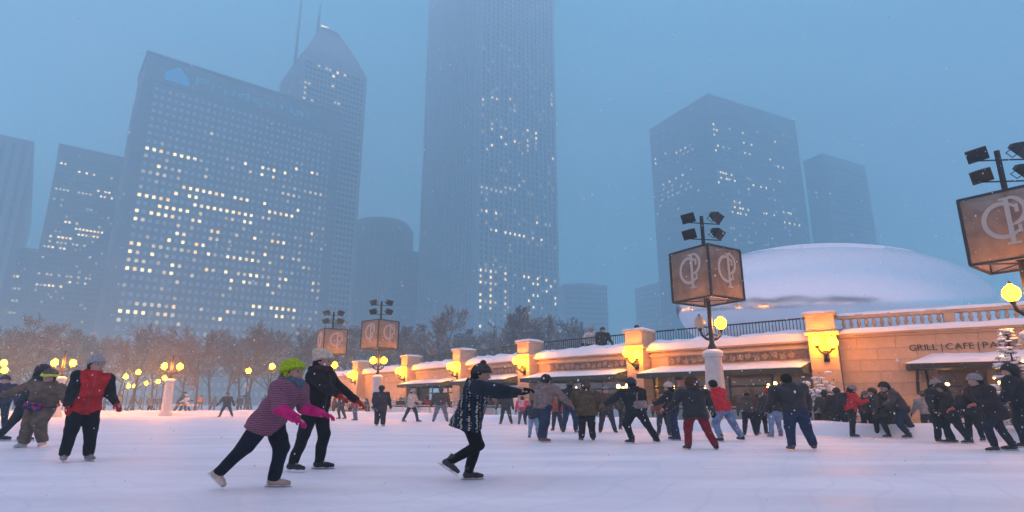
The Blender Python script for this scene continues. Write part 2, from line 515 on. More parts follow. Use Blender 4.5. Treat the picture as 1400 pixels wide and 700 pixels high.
# dark block left of the slab
b_runs = T(0,200,2.917, [(235,67,265,70,2),(322,98,380,106,3),(440,120,.4),(222,163,272,170,4,.4),(310,178,360,183,4,.4),(395,187,440,190,3),(405,205,440,210,3),(265,308,300,312,3),
    (300,335,405,345,8),(315,353,385,362,5),(205,365,285,373,5),(200,385,335,400,7,.4),(195,405,255,410,4),(130,505,365,523,10,.4),(275,533),(335,545),(155,548,240,555,5),(160,398,.4),(355,437,.4),(400,322,.4)])
tower('dark_block_tower', 'dark flat topped skyscraper between the slab tower and the far left tower',
      (82, 199), 330, R(39), 205, 78,
      right=dict(nc=24, nr=44, fin=0.2, band=0.5, proud=0.3, bproud=0.5, edge=1.5, bottom=4),
      mats=M['tower_dark'], runs_r=b_runs, crown=6, fill=70, pane=M['pane_dark'])
tower('striped_corner_tower', 'grey tower with pale vertical strips cut by the left edge of the picture',
      (-34, 180), 285, R(39), 46, -50, right=dict(nc=5, nr=1, fin=0.55, band=0.02, proud=1.2, bproud=0.2, edge=1.0, bottom=3, ), mats=M['concrete'], pane=M['pane_dark'])
a_runs = T(0,200,2.917, [(40,520,75,527,3),(25,565,70,570,4,.4),(25,603,65,605,3,.4),(10,663,60,667,4,.4),(45,465,.4),(40,490,.4)])
tower('low_office_block', 'lower dark office block with few lit rows at the far left behind the trees',
      (-60, 335), 360, R(20), 92, -80,
      right=dict(nc=26, nr=24, fin=0.25, band=0.5, proud=0.3, bproud=0.4, edge=1.5, bottom=4), mats=M['tower_dark'], runs_r=a_runs, pane=M['pane_dark'])

# right pair
r_l = T(880,120,3.183, [(35,178),(100,145,120,145,2),(45,232),(90,210,125,185,3,.4),(145,275,185,262,3),(170,288,215,270,3,.4),(205,250,.4),(50,315),(50,328),(100,293),(85,423,165,377,4),(85,445,195,408,4,.4),(80,470,205,430,6,.4),(85,485,150,465,4,.4),(150,530,.4),(75,520,.4),(115,660,.4)])
r_r = T(880,120,3.183, [(270,178,310,170,3),(275,192,312,188,3),(285,255,320,255,2),(285,270,305,270,2),(345,262,370,268,2,.4),(430,185),(490,187,.4),(440,248,465,252,2),(440,290,465,293,2),(570,243),(553,315),
    (330,357,380,370,4),(290,405,335,395,4),(360,405,392,412,3),(270,425,295,425,2,.4),(585,343,605,347,2),(595,402),(553,390,.4),(450,385,.4),(460,450),(480,433),(510,438,530,443,2),(565,433,.4),
    (390,500,420,505,2),(398,522,450,528,4),(388,540,440,548,4),(525,545,540,550,2),(570,553),(610,545,640,548,3),(615,585,675,597,4),(570,495,.4),(700,500,.4),(380,188,.4),(605,200,.4),(400,660,.4)])
tower('hazy_corner_tower', 'hazy glass skyscraper with its corner facing us, behind the near lamp post',
      (968, 130), 430, R(27), 1087, 888,
      right=dict(nc=34, nr=50, fin=0.25, band=0.5, proud=0.3, bproud=0.4, edge=1.5, bottom=4), left=dict(nc=26, nr=50, fin=0.25, band=0.5, proud=0.3, bproud=0.4, edge=1.5, bottom=4),
      mats=M['tower_dark'], runs_r=r_r, runs_l=r_l, crown=14, fill=90, pane=M['pane_dark'])
tower('pale_strip_tower', 'hazy lower skyscraper with a pale corner strip, right of the corner tower',
      (1124, 212), 470, R(27), 1183, 1098,
      right=dict(nc=22, nr=40, fin=0.25, band=0.5, proud=0.3, bproud=0.4, edge=3, bottom=4), left=dict(nc=14, nr=40, fin=0.25, band=0.5, proud=0.3, bproud=0.4, edge=1.5, bottom=4),
      mats=M['tower_dark'], crown=8, pane=M['pane_dark'], fill=30)
# ------------------------------------------------------------------ smaller hazy towers, tower with a pointed top
def pointed_tower():
    p = at_y(470, 250, 345)
    c = Vector((at_y(407, 150, 345).x, 345, 0))
    ang = R(39); dr, dl = unit(ang), unit(ang + math.pi/2)
    zs = at_y(492, 105, 372).z            # shoulder
    zt = at_y(430, 38, 372).z             # apex
    w = 46.0
    root = empty('pointed_tower', c); tag(root, 'tower with a chamfered pointed crown and twin spires behind the slab tower', 'skyscraper')
    body = MB(); body.obox((0,0), dr, dl, 0, w, 0, w, -0.1, zs); body.build('wall', M['granite'], root)
    # crown: steps inward to a ridge
    cr = MB()
    A = lambda x, y, z: (dr.x*x+dl.x*y, dr.y*x+dl.y*y, z)
    m = w/2; h = zt - zs
    lv = [(0.0, 0.0), (0.12, 0.34), (0.13, 0.38), (0.25, 0.66), (0.26, 0.70), (0.40, 1.0)]
    vs = []
    for ins, hh in lv:
        i = ins*w
        vs += [A(i, i, zs+h*hh), A(w-i, i, zs+h*hh), A(w-i, w-i, zs+h*hh), A(i, w-i, zs+h*hh)]
    fs = []
    for k in range(len(lv)-1):
        for j in range(4): fs.append((4*k+j, 4*k+(j+1)%4, 4*k+4+(j+1)%4, 4*k+4+j))
    fs.append((20,21,22,23))
    cr.add(vs, fs); cr.build('crown', M['granite'], root)
    fl = MB()
    for k in range(14):                    # light lines across the crown
        t = (k+0.5)/14; ins = 0.38*w*t + 0.05; z = zs + h*t*0.98
        fl.obox((0,0), dr, dl, ins-0.5, w-ins+0.5, ins-0.5, w-ins+0.5, z-0.25, z+0.25)
    tag(fl.build('crown_ledges', M['concrete'], root), kind='stuff')
    f = []
    for d, spec in ((dr, 16), (dl, 16)):
        fc = Face(c, d, w, 4, zs-2, nc=spec, nr=58, fin=0.3, band=0.4, proud=0.4, bproud=0.6, edge=2)
        gm = MB(); fc.grid(gm); shift(gm, c); tag(gm.build('facade_grid', M['granite'], root), kind='stuff')
        runs = T(330, 0, 2.8, [(195,325,265,330,4,.4),(195,345,235,350,3,.4),(200,365,265,372,4,.4),(355,325),(375,275,400,280,2),(355,287),(360,390,380,395,2,.4),(165,280,185,283,2,.4),(300,255,340,262,3,.4),(230,315,250,318,2,.4)]) if d is dr else T(330,0,2.8,[(165,280)])
        glaze(fc, root, runs, 0, M['pane_dark'])
    for q, (px, z0f, top) in enumerate(((406, 0.55, -70), (433, 1.0, 5))):
        a = at_y(px, 60, 372); s = MB()
        zb = zs + h*z0f*0.9
        s.tube([(a.x-c.x, a.y-c.y, zb-8), (a.x-c.x, a.y-c.y, zb+12), (a.x-c.x, a.y-c.y, at_y(px, top, 372).z)], [1.3, 0.9, 0.35], 8)
        s.build('spire', M['concrete'], root)
    bl = MB(); t = at_y(427, 37, 366); bl.box(-2.4, 2.4, -.4, .4, -0.6, 0.6)
    bl.build('crown_light', M['lit_win'], root, loc=(dr+dl)*(w/2 - 0.42*0.2*w) + Vector((0,0,zt+0.6)), rot=(0,0,ang))
pointed_tower()

def round_tower():
    Y = 470
    p = at_y(523, 303, Y); r = (at_y(563, 320, Y).x - at_y(481, 320, Y).x)/2
    root = empty('rounded_tower', (p.x, Y, 0)); tag(root, 'hazy dark tower with a rounded top standing left of the tallest tower', 'skyscraper')
    b = MB(); H = p.z
    b.lathe([(r, 0), (r, H-8), (r*0.86, H-2.5), (r*0.6, H-0.6), (r*0.2, H)], n=32); sharp(b.build('wall', M['tower_dark'], root))
    rb = MB()
    for k in range(32):
        a = 2*math.pi*k/32; x, y = (r+0.1)*math.cos(a), (r+0.1)*math.sin(a)
        rb.tube([(x,y,0),(x,y,H-9)], 0.9, 4)
    tag(rb.build('facade_ribs', M['concrete'], root), kind='stuff')
round_tower()
tower('squat_block', 'low hazy dark block filling the gap beside the tallest tower', (538, 345), 450, R(28), 600, 530, mats=M['tower_dark'],
      right=dict(nc=10, nr=18, fin=0.3, band=0.5, proud=0.3, bproud=0.4, bottom=4), pane=M['pane_dark'])
tower('faint_slab', 'faint pale slab building almost lost in the snow, right of the tallest tower', (772, 390), 520, R(10), 830, 760, mats=M['granite'],
      right=dict(nc=14, nr=22, fin=0.3, band=0.5, proud=0.3, bproud=0.4, bottom=4), pane=M['pane_dark'])
tower('faint_stepped_block', 'faint stepped building just left of the lamp post with the banner box', (900, 388), 540, R(28), 940, 868, mats=M['granite'],
      left=dict(nc=8, nr=20, fin=0.3, band=0.5, proud=0.3, bproud=0.4, bottom=4), pane=M['pane_dark'])

# ------------------------------------------------------------------ rink
EDGE = [(24,9.5),(15.2,14.6),(12.6,16.7),(9.3,19.1),(5.2,23.4),(0.8,28.8),(-4.3,34.6),(-9.4,40.4),(-14.6,46.2),(-22,50.5),(-31,47.5),(-38,42.0),(-42,25),(-42,-14),(24,-14)]
def rink():
    me = bpy.data.meshes.new('ice_rink'); bm = bmesh.new()
    vs = [bm.verts.new((x, y, 0.0)) for x, y in EDGE]
    f = bm.faces.new(vs)
    if f.normal.z < 0: f.normal_flip()
    bm.normal_update()
    if f.normal.z < 0: bmesh.ops.reverse_faces(bm, faces=[f])
    bm.to_mesh(me); me.materials.append(M['ice'])
    tag(link('ice_rink', me), 'snow dusted skating ice in front of the terrace wall', kind='structure')
rink()

# snowy kerb round the rink, one thing with its rails
M['kerb'] = mat('kerb_board', (0.55, 0.56, 0.58), 0.6, var=0.08, scale=4)
M['steel'] = mat('brushed_steel', (0.35, 0.36, 0.38), 0.4, metal=0.9)
M['screen'] = mat('pale_teal_panel', (0.30, 0.40, 0.42), 0.15, spec=0.6, trans=0.4)
def barrier():
    root = empty('rink_barrier', (9.3, 19.1, 0)); tag(root, 'low snow topped barrier with pale panels running round the ice', 'barrier')
    o = root.location
    rails = {}
    for i in range(0, 12):
        a, b = Vector((*EDGE[i], 0)), Vector((*EDGE[i+1], 0))
        d = (b-a); L = d.length; d.normalize(); n = Vector((d.y, -d.x, 0))
        if n.dot(-a + Vector((-5,10,0))) > 0: n = -n             # outwards
        k = MB(); k.obox(a-o, d, n, 0, L, 0.0, 0.42, -0.01, 0.20); k.build('kerb', M['kerb'], root)
        s = MB()                                                  # lumpy snow on the kerb
        m = max(3, int(L/0.45)); prof = [(-0.20, -0.02), (-0.12, 0.16), (-0.05, 0.32), (0.12, 0.42), (0.34, 0.40), (0.56, 0.24), (0.72, 0.0)]
        base = len(s.v); pts = []
        for q in range(m+1):
            for y, z in prof:
                p = a-o + d*(L*q/m) + n*y
                w = noise.noise(Vector((p.x*0.9, p.y*0.9, y*2)))*0.10
                pts.append((p.x + n.x*w*0.6, p.y + n.y*w*0.6, max(-0.01, z + (w if z > 0.05 else 0))))
        np_ = len(prof)
        s.add(pts, [(q*np_+j, q*np_+j+1, (q+1)*np_+j+1, (q+1)*np_+j) for q in range(m) for j in range(np_-1)])
        s.build('snow_bank', M['snow'], root, smooth=True)
        if i >= 3 and i <= 10:
            cnt = max(1, round(L/1.5))
            r_ = MB(); r_.tube([a-o + n*0.55 + Vector((0,0,0.84)), b-o + n*0.55 + Vector((0,0,0.84))], 0.03, 6); r_.build('rail', M['steel'], root)
            for q in range(cnt):
                p0 = a-o + d*(L*q/cnt) + n*0.55
                pm = MB(); pm.tube([p0 + Vector((0,0,0)), p0 + Vector((0,0,0.85))], 0.03, 6); pm.build('post', M['steel'], root)
                if i <= 6:
                    pn = MB(); pn.obox(p0, d, n, 0.05, L/cnt-0.05, -0.008, 0.008, 0.30, 0.74); pn.build('panel', M['screen'], root)
barrier()

# ------------------------------------------------------------------ terrace buildings
Q = [Vector((21.5,16.2,0)), Vector((11.15,22.1,0)), Vector((5.3,27.4,0)), Vector((0.3,32.4,0)), Vector((-3.75,37.6,0)), Vector((-8.0,42.9,0)), Vector((-13.0,48.5,0)), Vector((-17.4,54.6,0))]
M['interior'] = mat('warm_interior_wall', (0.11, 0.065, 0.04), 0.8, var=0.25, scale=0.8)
M['brick_red'] = mat('red_brown_panel', (0.33, 0.09, 0.05), 0.7, var=0.15, scale=4)
M['frame_dark'] = mat('dark_bronze_frame', (0.03, 0.026, 0.022), 0.5, metal=0.3)
M['awning'] = mat('dark_green_canvas', (0.03, 0.045, 0.04), 0.9, var=0.2, scale=6)
M['bulb'] = emit_mat('interior_bulb', (1.0, 0.45, 0.10), 32.0)
M['carving'] = mat('weathered_carving', (0.16, 0.13, 0.11), 0.9, var=0.35, scale=9)
M['letters'] = mat('dark_bronze_letters', (0.06, 0.045, 0.035), 0.6)
def glass_material():
    m = bpy.data.materials.new('shop_glass'); m.use_nodes = True
    nt = m.node_tree; nt.nodes.clear()
    o = nt.nodes.new('ShaderNodeOutputMaterial'); mx = nt.nodes.new('ShaderNodeMixShader'); t = nt.nodes.new('ShaderNodeBsdfTransparent'); g_ = nt.nodes.new('ShaderNodeBsdfGlossy')
    t.inputs[0].default_value = (0.86, 0.9, 0.88, 1); g_.inputs['Roughness'].default_value = 0.05
    fr = nt.nodes.new('ShaderNodeFresnel'); fr.inputs[0].default_value = 1.5
    nt.links.new(fr.outputs[0], mx.inputs[0]); nt.links.new(t.outputs[0], mx.inputs[1]); nt.links.new(g_.outputs[0], mx.inputs[2]); nt.links.new(mx.outputs[0], o.inputs[0])
    return m
M['shop_glass'] = glass_material()

def snow_strip(parent, o, d, n, x0, x1, y0, y1, z, h, name='snow_cover', step=0.4, seed=0, droop=0.03):
    """rounded uneven layer of snow lying on a ledge"""
    s = MB(); step *= 0.5; m = max(2, int((x1-x0)/step)); prof = [(y0, -droop), (y0+0.02, h*0.6), (y0+(y1-y0)*0.25, h), (y0+(y1-y0)*0.75, h), (y1-0.02, h*0.6), (y1, -droop)]
    pts = []
    for q in range(m+1):
        x = x0 + (x1-x0)*q/m
        for k, (y, hh) in enumerate(prof):
            w = noise.noise(Vector((x*1.3+seed*7.1, y*2.0, seed)))*0.8 + noise.noise(Vector((x*4.3+seed*3.1, y*5.0, seed)))*0.55
            e = 1.0 if 0 < q < m else 0.35
            p = o + d*x + n*(y + (0.09*w if k in (0, 1, 4, 5) else 0))
            pts.append((p.x, p.y, z + (hh*(1+0.35*w)*e if hh > 0 else hh)))
    npf = len(prof)
    fs = [(q*npf+j, q*npf+j+1, (q+1)*npf+j+1, (q+1)*npf+j) for q in range(m) for j in range(npf-1)]
    fs += [tuple(range(npf)), tuple(m*npf+j for j in reversed(range(npf)))]
    s.add(pts, fs)
    ob = s.build(name, M['snow'], parent); sharp(ob, 60); return ob

block_cache = {}
def block_mesh(l, h, t=0.12):
    key = (round(l, 3), round(h, 3), round(t, 3))
    if key not in block_cache:
        b = MB(); c_ = 0.007
        # chamfered front so that joints read as recesses
        vs = [(0,0,0),(l,0,0),(l,0,h),(0,0,h),(0,-t+c_,0),(l,-t+c_,0),(l,-t+c_,h),(0,-t+c_,h),(c_,-t,c_),(l-c_,-t,c_),(l-c_,-t,h-c_),(c_,-t,h-c_)]
        fs = [(0,1,5,4),(1,2,6,5),(2,3,7,6),(3,0,4,7),(4,5,9,8),(5,6,10,9),(6,7,11,10),(7,4,8,11),(8,9,10,11)]
        b.add(vs, fs); block_cache[key] = b.mesh('stone_block', M['stone'])
    return block_cache[key]

def stone_face(parent, o, d, n, x0, x1, z0, z1, ch=0.42, bl=1.1, hole=None, seed=0):
    """courses of stone blocks on a wall face; o is relative to parent"""
    rr = random.Random(seed)
    ang = math.atan2(d.y, d.x)
    nc = max(1, round((z1-z0)/ch)); ch = (z1-z0)/nc; gap = 0.009
    for j in range(nc):
        z = z0 + j*ch
        nb = max(1, round((x1-x0)/bl)); L = (x1-x0)/nb
        xs = [x0 + k*L for k in range(nb+1)]
        if nb > 1 and j % 2: xs = [x0] + [x + L/2 for x in xs[:-1]] + [x1]
        for a, b in zip(xs[:-1], xs[1:]):
            if hole and a < hole[1] and b > hole[0] and z < hole[2]:
                segs = []
                if a < hole[0] - 0.2: segs.append((a, hole[0]))
                if b > hole[1] + 0.2: segs.append((hole[1], b))
            else: segs = [(a, b)]
            for a2, b2 in segs:
                me = block_mesh(b2-a2-gap, ch-gap, 0.12)
                # front face points to -y in the block's frame: turn it so that -y = n
                p = o + d*(a2+gap/2) + n*(rr.uniform(-0.004, 0.004)) + Vector((0,0,z+gap/2))
                link('stone_block', me, parent, p, (0, 0, ang))

def wall_frame(a, b):
    d = (b-a); L = d.length; d.normalize(); n = Vector((d.y, -d.x, 0))
    if n.dot(-a) < 0: n = -n
    return d, n, L

def pier(parent, q, d, n, blocks=True, w=0.86, proj=0.72, top=4.3, seed=0, cap=True):
    """projecting pier, front centre-left at q; q relative to parent"""
    core = MB(); core.obox(q, d, n, 0.03, w-0.03, -proj-0.6, -0.025, -0.01, top-0.10)
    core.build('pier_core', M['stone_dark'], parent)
    if blocks:
        stone_face(parent, q - n*0.12, d, n, 0, w, 0, 3.42, seed=seed)
        # near and far returns
        stone_face(parent, q + d*(w-0.12), -n, d, 0.0, proj+0.1, 0, 3.42, seed=seed+1, bl=2)
        stone_face(parent, q + d*0.12, -n, -d, 0.0, proj+0.1, 0, 3.42, seed=seed+2, bl=2) if False else None
    else:
        f = MB(); f.obox(q, d, n, 0, w, -proj, 0, 0, 3.42); f.build('pier_shaft', M['stone'], parent)
    c1 = MB(); c1.obox(q, d, n, -0.10, w+0.10, -proj, 0.12, 3.425, 3.55); c1.obox(q, d, n, 0.0, w, -proj-0.3, 0.02, 3.553, top-0.14)
    c1.obox(q, d, n, -0.08, w+0.08, -proj-0.4, 0.10, top-0.137, top-0.02); c1.build('pier_cap', M['stone'], parent)
    snow_strip(parent, q, d, n, -0.10, w+0.10, -proj-0.42, 0.12, top-0.02, 0.10, seed=seed, step=0.3)

def make_storefront(parent, o, d, n, x0, x1, z1, seed, open_red=None):
    """o: point on wall plane; recessed room with warm bulbs, glass and bronze frames"""
    rr = random.Random(seed)
    rm = MB()
    dep = 3.2
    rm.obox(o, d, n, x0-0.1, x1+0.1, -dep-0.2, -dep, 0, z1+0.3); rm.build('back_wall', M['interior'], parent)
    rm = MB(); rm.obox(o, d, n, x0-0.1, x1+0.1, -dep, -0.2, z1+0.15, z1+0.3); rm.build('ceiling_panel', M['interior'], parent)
    if open_red:
        for a, b in open_red:
            p_ = MB(); p_.obox(o, d, n, a, b, -1.2, -1.0, 0, z1-0.25); p_.build('red_panel', M['brick_red'], parent)
    nb = max(2, int((x1-x0)/1.6)); W = (x1-x0)/nb
    for k in range(nb+1):
        m_ = MB(); m_.obox(o, d, n, x0+k*W-0.04, x0+k*W+0.04, -0.28, -0.20, 0, z1); m_.build('mullion', M['frame_dark'], parent)
    tr = MB(); tr.obox(o, d, n, x0, x1, -0.275, -0.205, z1*0.72, z1*0.72+0.07); tr.obox(o, d, n, x0, x1, -0.27, -0.21, 0, 0.35); tr.build('transom', M['frame_dark'], parent)
    for k in range(nb):
        gl = MB(); gl.obox(o, d, n, x0+k*W+0.045, x0+(k+1)*W-0.045, -0.245, -0.235, 0.36, z1-0.01); gl.build('glass_pane', M['shop_glass'], parent)
    for k in range(max(2, int((x1-x0)/0.9))):
        x = rr.uniform(x0+0.3, x1-0.3); y = rr.uniform(-2.6, -0.7); z = rr.uniform(1.5, z1-0.35)
        p = o + d*x + n*y
        bb = MB(); bb.ball((0,0,0), rr.uniform(0.06, 0.11), 8, 6); bb.tube([(0,0,0.08),(0,0,z1+0.1-z)], 0.008, 4)
        lb = MB(); lb.ball((0,0,0), rr.uniform(0.06, 0.11), 8, 6)
        lb.build('pendant_bulb', M['bulb'], parent, loc=(p.x, p.y, z))
    # tables and chairs seen as dark shapes
    for k in range(max(1, int((x1-x0)/2.2))):
        x = x0 + 1.0 + k*2.2; 
        if x > x1-0.6: break
        tb = MB(); p = o + d*x + n*(-1.3)
        tb.lathe([(0.25,0),(0.04,0.05),(0.04,0.70),(0.42,0.71),(0.42,0.75)], (p.x,p.y,0), 12); tb.build('cafe_table', M['frame_dark'], parent)

def awning(parent, o, d, n, x0, x1, zt, zb, out, seed):
    """sloping canvas awning under a skin of snow; o on wall plane"""
    a = MB()
    P = lambda x, y, z: tuple(Vector((o.x, o.y, 0)) + d*x + n*y + Vector((0,0,z)))
    vs = [P(x0,0.0,zt),P(x1,0.0,zt),P(x1,out,zb),P(x0,out,zb),P(x0,out,zb-0.18),P(x1,out,zb-0.18),P(x1,0.0,zb-0.18),P(x0,0.0,zb-0.18)]
    a.add(vs, [(0,3,2,1),(3,4,5,2),(0,7,4,3),(1,2,5,6)]); aw = a.build('awning', M['awning'], parent)
    md = aw.modifiers.new('thickness', 'SOLIDIFY'); md.thickness = 0.02; md.offset = 1
    s = MB(); m = max(3, int((x1-x0)/0.4)); k2 = 5; pts = []
    for q in range(m+1):
        x = x0 + 0.03 + (x1-x0-0.06)*q/m
        for k in range(k2+1):
            t = k/k2
            w = noise.noise(Vector((x*1.1, t*2.2, seed*3.7)))
            th = 0.10*(1+0.5*w)*(0.4 if q in (0, m) else 1)*(0.35 if k == k2 else 1)
            pts.append(P(x, out*t*1.01+(0.05*w if k == k2 else 0), zt + (zb-zt)*t + th))
    row = k2+1
    fs = [(q*row+j, q*row+j+1, (q+1)*row+j+1, (q+1)*row+j) for q in range(m) for j in range(k2)]
    b0 = len(pts)
    for q in range(m+1):
        x = x0 + 0.03 + (x1-x0-0.06)*q/m; pts.append(P(x, out*0.995, zb+0.012))
    fs += [(q*row+k2, b0+q, b0+q+1, (q+1)*row+k2) for q in range(m)]
    s.add(pts, fs); sn = s.build('awning_snow', M['snow'], aw); sharp(sn, 60)

def arcade():
    root = empty('terrace_arcade', Q[2]); o0 = Q[2].copy()
    tag(root, 'long low stone arcade with snowy awnings lining the ice below the terrace', 'building')
    for i in range(1, 7):
        A, B = Q[i+1], Q[i]
        d, n, L = wall_frame(A, B)
        q = A - o0
        near = i <= 3
        pier(root, q, d, n, blocks=near, seed=i*5)
        x0, x1 = 0.86, L
        wp = q - n*0.72
        # wall above the openings, carved frieze, ledges
        up = MB(); up.obox(wp, d, n, x0, x1, -0.3, 0.0, 2.25, 3.36); up.build('upper_wall', M['stone'], root)
        cn = MB(); cn.obox(wp, d, n, x0, x1, 0.0, 0.14, 3.02, 3.14); cn.obox(wp, d, n, x0, x1, 0.0, 0.30, 3.24, 3.36); cn.obox(wp, d, n, x0, x1, 0.0, 0.10, 2.52, 2.60); cn.build('cornice', M['stone'], root)
        if i <= 3:
            # carved scrolls on the frieze
            fr = MB(); fr.obox(wp, d, n, x0+0.9, x1-0.25, 0.0, 0.03, 2.64, 2.99); fz = fr.build('frieze', M['carving'], root)
            m_ = int((x1-x0-1.3)/0.34); rr = random.Random(i)
            sm = MB()
            sm.lathe([(0.03,-0.02),(0.12,0.0),(0.11,0.03),(0.06,0.035),(0.03,0.015)], (0.03,0,0), 8)
            sm.tube([(-0.14,-0.10,0.01),(-0.05,-0.02,0.03),(0.06,0.10,0.02),(0.15,0.06,0.01)], [0.02,0.03,0.03,0.015], 5)
            sm.tube([(-0.12,0.12,0.01),(-0.08,0.03,0.03),(0.02,-0.09,0.02),(0.13,-0.11,0.01)], [0.015,0.03,0.03,0.015], 5)
            sme = sm.mesh('carved_scroll', M['stone_dark'])
            for k in range(m_):
                p = wp + d*(x0+1.1+k*0.34) + n*0.04 + Vector((0,0,2.81+0.05*math.sin(k*2.1)))
                link('carved_scroll', sme, fz, p, (math.pi/2, rr.uniform(0,3), math.atan2(d.y, d.x)))
        snow_strip(root, wp, d, n, x0, x1+0.1, -1.4, 0.36, 3.36, 0.42, seed=i, step=0.5, droop=0.06)
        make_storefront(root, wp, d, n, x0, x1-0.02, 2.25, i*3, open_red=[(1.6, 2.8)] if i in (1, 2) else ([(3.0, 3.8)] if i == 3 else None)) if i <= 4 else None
        if i >= 5:
            bw = MB(); bw.obox(wp, d, n, x0, x1, -0.3, -0.02, 0, 2.25); bw.build('plain_wall', M['stone'], root)
        if i <= 4: awning(root, wp, d, n, x0+0.1, x1-0.1, 2.50, 2.22, 1.5, i)
    # iron railing on the terrace behind the ledge
    for i in range(1, 5):
        A, B = Q[i+1], Q[i]; d, n, L = wall_frame(A, B); wp = A - o0 - n*2.2
        rl = MB(); rl.obox(wp, d, n, 0, L, -0.03, 0.03, 4.36, 4.42); rl.obox(wp, d, n, 0, L, -0.02, 0.02, 3.80, 3.84); rr_ = rl.build('terrace_railing', M['iron'], root)
        cnt = int(L/0.14); bmh = MB(); bmh.box(-0.012, 0.012, -0.012, 0.012, 3.5, 4.36); bme = bmh.mesh('baluster_bar', M['iron'])
        for k in range(cnt):
            p = wp + d*(0.07+k*0.14); link('baluster_bar', bme, rr_, (p.x, p.y, 0))
arcade()

def pavilion():
    root = empty('corner_pavilion', Q[1]); o0 = Q[1].copy()
    tag(root, 'stone pavilion with balustrade and lettering at the right edge of the picture', 'building')
    d, n, L = wall_frame(Q[1], Q[0]); zero = Vector((0,0,0))
    pier(root, zero, d, n, blocks=True, seed=40, proj=0.9, w=0.95)
    wp = -n*0.9
    core = MB()
    hx0, hx1 = 3.55, 8.4
    core.obox(wp, d, n, 0.90, hx0, -0.8, -0.022, 0, 3.4); core.obox(wp, d, n, hx0, hx1, -0.8, -0.022, 2.2, 3.4); core.obox(wp, d, n, hx1, L+4, -0.8, -0.022, 0, 3.4)
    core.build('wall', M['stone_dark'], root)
    stone_face(root, wp - n*0.12, d, n, 0.98, L, 0, 3.36, bl=1.25, hole=(hx0, hx1, 2.1), seed=3)
    # left end wall (turns back from the pier)
    ew = MB(); ew.obox(zero, d, n, 0.13, 0.6, -6.0, -1.2, 0, 3.38); ew.build('end_wall', M['stone'], root)
    cn = MB(); cn.obox(wp, d, n, 1.0, L, -0.1, 0.10, 3.365, 3.44); cn.obox(wp, d, n, 1.0, L, -0.4, 0.26, 3.443, 3.56); cn.build('cornice', M['stone'], root)
    snow_strip(root, wp, d, n, 1.08, L, -0.05, 0.33, 3.56, 0.16, seed=9, step=0.35, droop=0.05)
    # balustrade
    bl = MB(); bl.obox(wp, d, n, 1.0, L, -0.30, -0.06, 3.56, 3.72); bl.obox(wp, d, n, 1.0, L, -0.32, -0.04, 4.10, 4.24); bz = bl.build('balustrade', M['stone'], root)
    bm_ = MB(); bm_.lathe([(0.075,0),(0.075,0.04),(0.04,0.06),(0.055,0.12),(0.075,0.19),(0.05,0.28),(0.035,0.32),(0.07,0.35),(0.07,0.382)], (0,0,3.72), 10)
    bme = bm_.mesh('baluster', M['stone']); bme.polygons.foreach_set('use_smooth', [True]*len(bme.polygons))
    k = 0; x = 1.25
    while x < L - 0.1:
        if k % 14 == 13:
            pd = MB(); pd.obox(wp, d, n, x-0.12, x+0.22, -0.31, -0.05, 3.722, 4.098); pd.build('balustrade_post', M['stone'], bz); x += 0.42
        else:
            p = wp + d*x - n*0.18; link('baluster', bme, bz, (p.x, p.y, 0)); x += 0.25
        k += 1
    snow_strip(root, wp, d, n, 1.0, L, -0.34, -0.02, 4.24, 0.09, seed=4, step=0.35)
    # lettering carved over the door
    def wu(px, z):
        return solve_len(o0 + wp, d, px, z, 11.5)
    x_l = wu(1243, 2.92); x_r = wu(1388, 2.97)
    letters('GRILL | CAFE | PARK', 0.31, M['letters'], root, wp + d*x_l, d, n, 2.80, x_r-x_l, 0.012)
    # door canopy with thick snow
    cx0, cx1 = hx0-0.55, hx1+0.6
    cp = MB(); cp.obox(wp, d, n, cx0, cx1, 0.01, 1.7, 2.16, 2.26); cp.obox(wp, d, n, cx0+0.02, cx1-0.02, 0.01, 1.66, 2.10, 2.155); ca = cp.build('door_canopy', M['frame_dark'], root)
    sn = MB(); m = 14; pts = []
    prof = [(1.74, 2.24), (1.72, 2.33), (1.2, 2.48), (0.5, 2.62), (0.02, 2.66)]
    for q in range(m+1):
        t = q/m; x = cx0-0.03 + (cx1-cx0+0.06)*t
        e = min(1.0, min(q, m-q)/2.0)
        for y, z in prof:
            w = noise.noise(Vector((x*1.1, y*1.4, 5.5)))
            pts.append(tuple(wp + d*x + n*(y+0.04*w) + Vector((0,0, 2.255 + max(0,(z-2.25))*(0.25+0.75*e)*(1+0.2*w)))))
    pr = len(prof)
    sn.add(pts, [(q*pr+j, q*pr+j+1, (q+1)*pr+j+1, (q+1)*pr+j) for q in range(m) for j in range(pr-1)] + [tuple(range(pr)), tuple(m*pr+j for j in reversed(range(pr)))])
    sharp(sn.build('canopy_snow', M['snow'], ca), 60)
    ic = MB()
    for x in (cx0+0.25, cx1-0.25):
        br = MB(); br.tube([wp+d*x+Vector((0,0,1.3)), wp+d*x+n*0.5+Vector((0,0,1.75)), wp+d*x+n*1.1+Vector((0,0,2.1))], 0.05, 6); br.build('canopy_bracket', M['iron'], root)
    # doorway: posts, glazing and warm room
    M['oak'] = mat('varnished_oak', (0.36, 0.19, 0.08), 0.5, var=0.2, scale=10)
    for x in (hx0+0.25, hx0+1.9, hx1-1.7, hx1-0.25):
        ps = MB(); ps.obox(wp, d, n, x-0.13, x+0.13, -0.5, -0.25, 0, 2.2); ps.build('door_post', M['oak'], root)
    make_storefront(root, wp - n*0.45, d, n, hx0+0.1, hx1-0.1, 2.1, 77)
pavilion()

